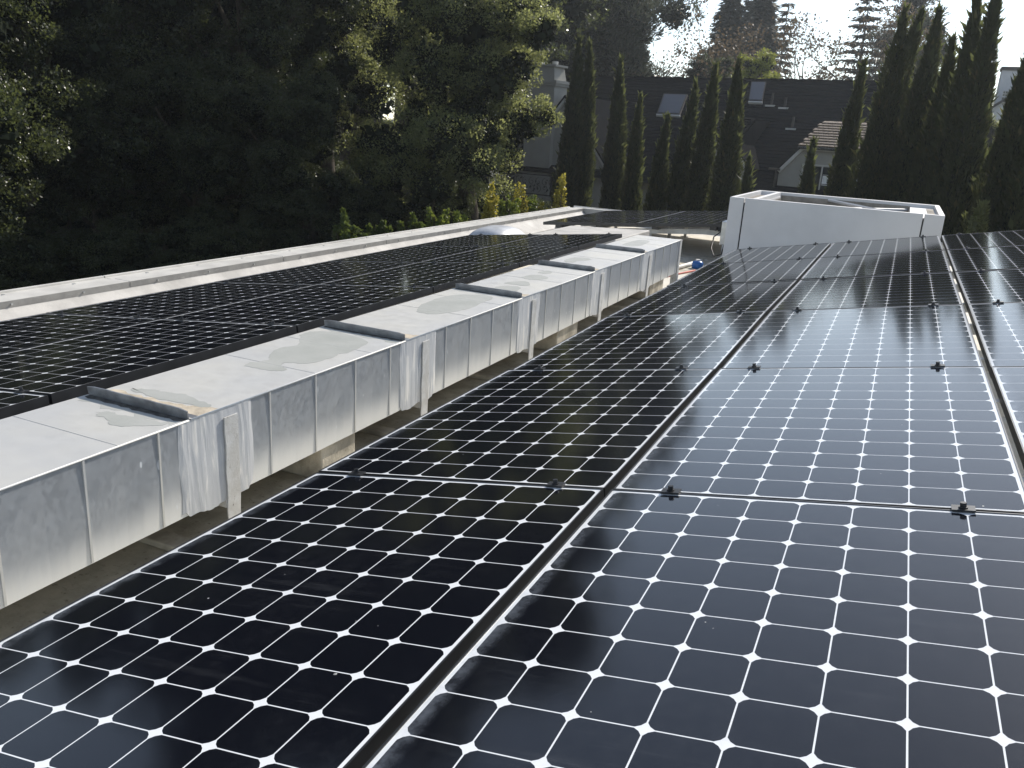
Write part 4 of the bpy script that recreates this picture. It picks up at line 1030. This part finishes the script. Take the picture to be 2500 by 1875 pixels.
for i, (px, py, Y, s_, lab) in enumerate(((120, -60, 36, 1.5, 'tall dark tree behind the left edge tree'), (520, -80, 38, 1.55, 'tall dark tree behind the shaded evergreens'), (860, -60, 36, 1.45, 'tall dark tree behind the two oaks'), (1120, 0, 42, 1.45, 'tall dark tree rising behind the sunlit oak'), (1275, -20, 54, 1.45, 'tall dark tree behind the house chimney'),
        (40, -300, 21, 1.2, 'very tall dark tree rising out of the frame at the left'), (430, -350, 26, 1.45, 'very tall dark tree rising out of the frame left of the oaks'), (760, -340, 31, 1.5, 'very tall dark tree rising out of the frame above the dark oak'), (1010, -280, 36, 1.5, 'very tall dark tree rising out of the frame above the sunlit oak'), (1190, -190, 44, 1.5, 'very tall dark tree rising out of the frame left of the chimney'),
        (230, -620, 22, 1.25, 'tallest dark tree above the left edge, mostly out of the frame'), (600, -640, 27, 1.4, 'tallest dark tree above the shaded evergreens, mostly out of the frame'), (900, -580, 33, 1.45, 'tallest dark tree above the oaks, mostly out of the frame'))):
    kit_at(px, py, Y, KF, s_, 0.9*i, lab, GB, 'evergreen_tree')
for i, (px, Y, lab) in enumerate(((60, 50, 'low far tree closing the gap at the left edge'), (260, 56, 'low far tree second from the left behind the trunks'), (470, 62, 'low far tree behind the shaded evergreens'), (660, 66, 'low far tree behind the smaller shaded oak limbs'), (850, 66, 'low far tree behind the dark green oak'), (1030, 70, 'low far tree behind the sunlit oak trunk'))):
    kit_at(px, 365, Y, KF, (1.15, 1.15, 0.85), 1.1*i, lab, 'low far trees behind the trunks', 'evergreen_tree')
# shrubs under the trees: one dense dark belt of separate shrubs
GU = 'shrubs below the roof edge'
bl = [(-60, 640, 11.5), (170, 585, 13.5), (400, 560, 15), (600, 520, 16.5), (760, 480, 18), (930, 470, 20), (1110, 465, 23), (1230, 470, 26), (60, 470, 22), (280, 455, 24), (500, 440, 25), (660, 425, 26), (800, 420, 27)]
for i, (px, py, Y) in enumerate(bl):
    p = at(px, py, Y); k_ = random.uniform(0.42, 0.55)
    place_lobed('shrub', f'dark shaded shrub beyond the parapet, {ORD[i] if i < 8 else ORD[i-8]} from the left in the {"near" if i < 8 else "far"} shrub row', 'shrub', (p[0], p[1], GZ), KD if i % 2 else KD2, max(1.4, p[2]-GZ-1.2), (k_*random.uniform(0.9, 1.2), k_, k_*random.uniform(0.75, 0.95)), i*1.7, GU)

# young columnar trees in a row just outside the parapet
def young(seed, h, r, mat, n):
    rng = np.random.default_rng(seed)
    k = 8; P = []; D = []
    for i in range(k):                                           # upright shoots
        a = rng.uniform(0, 6.28); rr_ = r*rng.uniform(0.1, 1.0); tip = h*rng.uniform(0.5, 1.0)*(1-0.3*rr_/r)
        m_ = n//k; z = tip*rng.random(m_)**0.75; w = (0.11*(1 - (z/tip)**1.3) + 0.025)*(0.6 + 0.7*np.sin(z*11 + i*3)**2)
        ang = rng.uniform(0, 6.28, m_); rad = w*np.sqrt(rng.random(m_))
        P.append(np.stack([rr_*math.cos(a)*(0.5+0.5*z/h) + rad*np.cos(ang), rr_*math.sin(a)*(0.5+0.5*z/h) + rad*np.sin(ang), z], -1))
        D.append(np.stack([np.cos(ang), np.sin(ang), np.full(m_, 0.5)], -1))
    P = np.concatenate(P); D = unit(np.concatenate(D))
    A, B = leaf_axes(D, rng, 0.1, 0.7); L = 0.062*rng.uniform(0.6, 1.3, len(P))
    st = MB(); st.tube([(0,0,-4.5),(0,0,h*0.5)], [0.06, 0.03], 6)
    for i in range(5):
        a = rng.uniform(0, 6.28); st.tube([(0,0,-0.6+0.2*i),(r*0.5*math.cos(a), r*0.5*math.sin(a), h*0.55)], [0.025, 0.008], 5)
    return leaf_mesh('crown', P, A, B, L, L*rng.uniform(0.7, 0.95, len(P)), mat), st.mesh('trunk', M['bark'])
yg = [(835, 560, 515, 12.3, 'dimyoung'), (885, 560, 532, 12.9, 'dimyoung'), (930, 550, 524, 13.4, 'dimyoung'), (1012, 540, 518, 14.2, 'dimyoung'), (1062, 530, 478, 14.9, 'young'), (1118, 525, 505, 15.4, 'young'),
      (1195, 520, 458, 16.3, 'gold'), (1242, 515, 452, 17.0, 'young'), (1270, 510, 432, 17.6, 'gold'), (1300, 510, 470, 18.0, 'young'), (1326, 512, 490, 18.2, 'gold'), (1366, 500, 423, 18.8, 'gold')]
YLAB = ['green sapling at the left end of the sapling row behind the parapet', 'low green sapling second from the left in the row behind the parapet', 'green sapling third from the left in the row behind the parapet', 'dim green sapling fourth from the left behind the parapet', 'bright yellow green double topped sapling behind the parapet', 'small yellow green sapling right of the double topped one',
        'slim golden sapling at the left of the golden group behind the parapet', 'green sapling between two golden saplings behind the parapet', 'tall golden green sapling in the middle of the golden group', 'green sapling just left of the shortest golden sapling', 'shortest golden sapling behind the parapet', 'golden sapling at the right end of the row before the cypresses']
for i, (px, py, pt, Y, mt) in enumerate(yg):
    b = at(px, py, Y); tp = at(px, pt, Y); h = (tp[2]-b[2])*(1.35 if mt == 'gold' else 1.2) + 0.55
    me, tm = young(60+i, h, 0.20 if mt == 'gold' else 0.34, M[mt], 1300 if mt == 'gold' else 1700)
    t = thing('sapling', YLAB[i], 'sapling', (b[0], b[1], GZ), 'saplings in a row behind the parapet')
    link('crown', me, t, (0, 0, b[2]-0.55-GZ)); o = link('trunk', tm, t, (0, 0, b[2]-0.55-GZ))

# cypresses
def cypress(seed, h, r, twin=False):
    rng = np.random.default_rng(seed); area = 2*math.pi*r*h*0.75; n = int(min(42000, area*1700))
    t = rng.random(n)**0.92; ang = rng.uniform(0, 6.28, n)
    def prof(t): return r*np.clip(0.80 + 0.9*t, 0, 1)*np.clip(1-np.clip((t-0.46)/0.54, 0, 1)**1.75, 0, 1)**0.95 + 0.035*(1-t)
    lump = 1 + 0.11*np.sin(ang*3 + t*23 + seed) + 0.09*np.sin(ang*5 - t*47 + seed*2) + 0.05*np.sin(t*90 + ang*2)
    rad = prof(t)*lump*(0.80 + 0.24*rng.random(n)**0.6)
    x = rad*np.cos(ang); y = rad*np.sin(ang); z = t*h
    bend = 0.16*np.sin(t*3.0 + seed)*t
    if twin:
        sel = (t > 0.72); x = x + np.where(sel, np.where(rng.random(n) > 0.5, 0.5, -0.28)*r*(t-0.72)/0.28, 0)
    P = np.stack([x + bend, y, z], -1)
    out = np.stack([np.cos(ang), np.sin(ang), np.zeros(n)], -1)
    A = unit(out*rng.uniform(0.10, 0.75, n)[:, None] + np.array([0, 0, 1.0]) + 0.35*rdir(n, rng)); B = unit(np.cross(A, out + 0.7*rdir(n, rng)))
    L = rng.uniform(0.05, 0.13, n)
    wild = rng.random(n) < 0.045; L[wild] *= rng.uniform(1.6, 3.0, int(wild.sum()))
    core = MB(); k = 16; pa = []; ra = []
    for i in range(k):
        f = i/(k-1)*0.94; pa.append((0.16*math.sin(f*3.0+seed)*f, 0, f*h)); ra.append(max(0.02, float(prof(np.array([f]))[0])*0.80))
    core.tube(pa, ra, 12)
    me = leaf_mesh('crown', P, A, B, L, L*rng.uniform(0.22, 0.4, n), M['cypress'])
    cm = core.mesh('inner_foliage', M['core'], smooth=True)
    return me, cm
cyp = [ # reference pixel on the axis, top row, width in photo pixels, depth, label
 (1388, 350, 98, 52, 30.5, 'tall slim cypress at the left end, nearest the chimney'),
 (1424, 350, 106, 46, 31.0, 'tall slim cypress second from the left, close beside the first'),
 (1507, 350, 148, 52, 30.5, 'cypress third from the left with a thin pointed top against the slate roof'),
 (1556, 400, 236, 42, 30.0, 'short slim cypress fourth from the left, right of the thin topped one'),
 (1617, 400, 282, 46, 29.5, 'short cypress fifth from the left, below the left skylight'),
 (1672, 350, 208, 54, 29.5, 'cypress sixth from the left, right of the left skylight'),
 (1714, 350, 162, 54, 29.0, 'cypress seventh from the left, reaching over the roof ridge'),
 (1778, 350, 148, 62, 28.5, 'dense cypress with a side tuft beside the right skylight'),
 (1832, 440, 388, 42, 28.0, 'small low cypress pair partner in front of the house wall, left one'),
 (1985, 430, 346, 44, 27.5, 'small low cypress in front of the dormer window'),
 (2087, 300, 152, 54, 27.0, 'cypress cutting across the shingled dormer roof'),
 (2161, 300, 26, 86, 25.5, 'broad twin topped tall cypress, first of the dark right hand group'),
 (2225, 300, 28, 72, 25.0, 'tall pointed cypress right of the twin topped one'),
 (2281, 300, 98, 70, 24.0, 'shorter pointed cypress in the middle of the right hand group'),
 (2338, 300, -8, 74, 23.0, 'very tall cypress just left of the one leaving the frame at the top'),
 (2388, 300, -45, 68, 22.0, 'tallest cypress, running out of the top of the frame'),
 (2502, 300, 60, 104, 20.5, 'cypress cut by the right edge of the picture'),
 (2570, 300, 90, 110, 19.5, 'cypress just beyond the right edge of the picture')]
for i, (px, py, pt, w, Y, lab) in enumerate(cyp):
    b = at(px, py, Y)
    # top: same x, y in plan, find height from the top row
    best = min(np.arange(-4, 14, 0.02), key=lambda z: abs((937.5 + FPX*((RW @ np.array([b[0], b[1], z-ZC]))[1]/(RW @ np.array([b[0], b[1], z-ZC]))[2])) - pt))
    h = best - GZ; r = 0.5*w*math.hypot(b[0], b[1])/FPX
    me, cm = cypress(100+i, h, r*1.0, twin=(i == 11))
    t = thing('cypress_tree', lab, 'cypress', (b[0], b[1], GZ), 'row of cypresses')
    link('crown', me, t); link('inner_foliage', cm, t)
    c = MB(); c.tube([(0,0,0),(0,0,h*0.35)], [r*0.3, r*0.18], 8); link('trunk', c.mesh('trunk', M['bark']), t)
# fern-like shrub at the foot of the right cypresses
rng = np.random.default_rng(5)
fp = at(2385, 560, 19.0); n = 700; ang = rng.uniform(0, 6.28, n); tt = rng.random(n)
P = np.stack([0.24*(1-tt*0.7)*np.cos(ang)*np.sqrt(rng.random(n)), 0.24*(1-tt*0.7)*np.sin(ang)*np.sqrt(rng.random(n)), tt*0.85], -1)
A, B = leaf_axes(unit(P + [0, 0, 0.2]), rng); L = rng.uniform(0.06, 0.14, n)
t = thing('leafy_vine', 'light green leafy vine climbing at the foot of the right hand cypresses', 'vine', (fp[0], fp[1], GZ))
link('crown', leaf_mesh('crown', P, A, B, L, L*0.4, M['oak']), t, (0, 0, fp[2]-0.35-GZ))
c = MB(); c.tube([(0,0,0),(0,0,fp[2]-GZ)], 0.05, 6); link('trunk', c.mesh('trunk', M['bark']), t)

# pines, redwoods and the bare tree behind the house
def needle_tufts(seed, radii, n_cl, cl_r, per, Lm, mat, shell=0.45, low=-0.8):
    rng = np.random.default_rng(seed)
    P, ld, C, R_ = clump_points(rng, radii, n_cl, cl_r, per, shell, 0.6, low)
    A = unit(ld*0.8 + np.array([0, 0, 0.55]) + 0.5*rdir(len(P), rng)); B = unit(np.cross(A, rdir(len(P), rng)))
    L = Lm*rng.uniform(0.6, 1.4, len(P))
    return leaf_mesh('crown', P, A, B, L, L*0.22, mat), C
def conifer(seed, h, r, mat, whorls=26, per=9, droop=0.25, bare=0.12, fill=46):
    rng = np.random.default_rng(seed); rr = random.Random(seed); br = MB(); PP = []; AA = []
    br.tube([(0,0,0),(0.05,0,h*0.5),(0,0,h)], [h*0.016, h*0.010, 0.02], 8)
    for w in range(whorls):
        f = bare + (1-bare)*(w/(whorls-1))**0.95; z = h*f
        Rm = r*(1-f)**0.75*rr.uniform(0.75, 1.1) + 0.25
        for q in range(per):
            a = rr.uniform(0, 6.28); Lb = Rm*rr.uniform(0.55, 1.1); dirv = np.array([math.cos(a), math.sin(a), 0])
            pts = [np.array([0,0,z]) + dirv*Lb*s_ + np.array([0,0,-droop*Lb*s_**1.4 + 0.12*Lb*s_]) for s_ in (0, .35, .7, 1)]
            br.tube(pts, [0.045, 0.035, 0.022, 0.008], 4, caps=False)
            m_ = max(6, int(fill*Lb/r*1.3)); s_ = rng.uniform(0.18, 1.0, m_); side = np.array([-dirv[1], dirv[0], 0])
            p = np.array([0,0,z]) + dirv*(Lb*s_)[:, None] + np.array([0,0,1])*(-droop*Lb*s_**1.4 + 0.12*Lb*s_)[:, None] + side*(rng.normal(0, 0.10*Lb, m_)*(1.1-s_*0.6))[:, None] + rng.normal(0, 0.05, (m_, 3))
            PP.append(p); AA.append(unit(dirv*0.6 + side*rng.normal(0, 0.8, m_)[:, None] + np.array([0,0,-0.25]) + 0.3*rdir(m_, rng)))
    P = np.concatenate(PP); A = np.concatenate(AA); B = unit(np.cross(A, np.array([0,0,1.0]) + 0.6*rdir(len(P), rng))); L = 0.035*h*rng.uniform(0.5, 1.2, len(P))
    return leaf_mesh('crown', P, A, B, L, L*0.34, mat), br.mesh('trunk', M['bark'])
def bare_tree(seed, h, mat, nleaf):
    rr = random.Random(seed); rng = np.random.default_rng(seed); br = MB(); tips = []
    def grow(p, d, L, r, lev):
        k = 4; pts = [p]; q = p.copy(); dd = d.copy()
        for i in range(k):
            dd = (dd + Vector((rr.gauss(0,.16), rr.gauss(0,.16), rr.gauss(0.05,.1)))).normalized(); q = q + dd*(L/k); pts.append(q.copy())
        br.tube(pts, [r*(1-0.5*i/k) for i in range(k+1)], 5 if lev > 1 else 8, caps=False)
        if lev >= 5: tips.append(q); return
        if lev >= 2: tips.append(q)
        for i in range(rr.choice((2, 3, 3)) if lev else 5):
            nd = (dd + Vector((rr.gauss(0,.55), rr.gauss(0,.55), rr.gauss(0.05,.35)))).normalized(); grow(q if i else pts[3], nd, L*rr.uniform(.6,.82), r*0.52, lev+1)
    grow(Vector((0,0,0)), Vector((0,0,1)), h*0.36, h*0.02, 0)
    T = np.array([list(t) for t in tips]); idx = rng.integers(0, len(T), nleaf); idx = np.where(rng.random(nleaf) < 0.6, idx[rng.integers(0, max(1, nleaf//9), nleaf)], idx); P = T[idx] + rng.normal(0, h*0.018, (nleaf, 3))
    A = rdir(nleaf, rng); B = unit(np.cross(A, rdir(nleaf, rng))); L = rng.uniform(0.12, 0.26, nleaf)
    return leaf_mesh('crown', P, A, B, L, L*0.7, mat), br.mesh('trunk', M['bark'])
GF = 'trees behind the slate roofed house'
KP = make_kit(21, (5.0, 5.0, 6.2), 38, (0.9, 1.6), 0.34, M['pine'], 9.0, 0.5, 38, dens=10.0, per=75, cl=(0.4, 0.75), needle=True, wd=(0.16, 0.28), core=0.6)
kit_at(1490, 30, 60, KP, 1.22, 0.4, 'broad hazy pine rising behind the left part of the slate roof', GF, 'pine_tree')
kit_at(1400, -60, 63, KP, 1.45, 2.6, 'shaded pine behind the chimney side of the slate roof', GF, 'pine_tree')
kit_at(1300, -40, 66, KP, 1.4, 4.0, 'pine partly hidden by the sunlit oak', GF, 'pine_tree')
def conif_at(px, py_ref, Y, top_py, r, mat, seed, label, **kw):
    b = at(px, py_ref, Y); h = at(px, top_py, Y)[2] - GZ
    me, tm = conifer(seed, h, r, mat, **kw)
    t = thing('redwood_tree', label, 'conifer', (b[0], b[1], GZ), GF); link('crown', me, t); link('trunk', tm, t)
conif_at(1768, 150, 72, -30, 4.2, M['redwood'], 31, 'dark redwood left of the sky gap over the skylight roof', whorls=40, per=16, droop=0.35, fill=130)
conif_at(1850, 150, 75, -35, 3.8, M['redwood'], 32, 'redwood second from the sky gap with an open crown', whorls=40, per=15, droop=0.3, fill=120)
conif_at(1812, 160, 79, -10, 3.6, M['redwood'], 37, 'redwood half hidden between the two front redwoods', whorls=38, per=15, droop=0.3, fill=120)
conif_at(1905, 150, 80, 10, 2.6, M['redwood'], 36, 'thin redwood behind the brown leaved tree', whorls=28, per=7, droop=0.3, fill=40)
conif_at(2098, 150, 74, -22, 4.2, M['redwood'], 33, 'conifer with wide flat layered branches left of the dark cypress group', whorls=26, per=7, droop=0.1, fill=60)
conif_at(2150, 200, 84, 60, 3.6, M['redwood'], 35, 'lower hazy conifer filling in right of the layered conifer', whorls=26, per=10, droop=0.15, fill=60)
for i, (px, py, Y, h, lab, nl) in enumerate(((1990, 195, 62, 17.0, 'thin brown leaved tree with bare branches over the ridge', 5200), (1935, 200, 60, 11.0, 'rusty leaved tree left of the bare branched one', 5200), (2065, 205, 64, 13.0, 'orange brown tree right of the bare branched one', 5200))):
    b = at(px, py, Y); me, tm = bare_tree(41+i, h - 0.5, M['brown'], nl)
    t = thing('autumn_tree', lab, 'tree', (b[0], b[1], GZ), GF); link('crown', me, t); link('trunk', tm, t)
KP2 = make_kit(25, (2.8, 2.8, 4.2), 15, (0.8, 1.3), 0.34, M['pine'], 8.0, 0.35, 15, dens=8.0, per=60, cl=(0.35, 0.6), needle=True, wd=(0.16, 0.28), core=0.6)
kit_at(2222, 110, 68, KP2, 1.0, 0.6, 'pine showing between the twin topped cypress and its neighbour', GF, 'pine_tree')
kit_at(2272, 185, 66, KP2, 0.62, 2.0, 'small pine with separate tufts right of the pointed cypress', GF, 'pine_tree')
kit_at(2330, 255, 60, KB, 1.2, 0.4, 'pale bush between the right hand cypresses', GF, 'bush_tree')
kit_at(1735, 178, 56, KF, (0.36, 0.36, 0.32), 0.4, 'smooth dark bush over the ridge right of the broad pine', GF, 'bush_tree')
kit_at(2440, 352, 50, KB, 0.8, 0.4, 'yellowish bush at the foot of the far white house', GF, 'bush_tree')
KL = make_kit(8, (1.3, 1.3, 1.1), 8, (0.35, 0.6), 0.13, M['lime'], 3.0, 0.08, 8, dens=16.0, per=80)
kit_at(1850, 180, 50, KL, 0.95, 0.0, 'yellow green shrub rising over the ridge beside the right skylight', GF, 'lime_shrub', 'shrub')
# far wooded slope that closes the view behind the houses
c = MB(); nx = 60
for i in range(nx+1):
    x = -400 + 800*i/nx; hgt = 5 + 5*math.sin(i*0.37) + 3*math.sin(i*0.9+1)
    c.v += [(x, 150, GZ-0.5), (x, 190, GZ + max(1, hgt*0.6)), (x, 260, GZ + max(2, hgt))]
for i in range(nx):
    for k in range(2): c.f.append((3*i+k, 3*i+3+k, 3*i+4+k, 3*i+1+k))
tag(part('wooded_hill', c, M['core'], smooth=True), None, None, kind='structure')

# ------------------------------------------------------------------ air: thin backlit haze round the whole place
hz_ = NT('thin_haze'); vol = hz_.n('VolumePrincipled')
vol.inputs['Color'].default_value = (0.86, 0.93, 1.0, 1); vol.inputs['Density'].default_value = 0.0006; vol.inputs['Anisotropy'].default_value = 0.5
hz_.l(vol.outputs[0], hz_.out.inputs['Volume'])
c = MB(); c.box(-450, 450, -180, 450, GZ-2.0, 44.0)
tag(part('haze', c, hz_.m), None, None, kind='stuff')
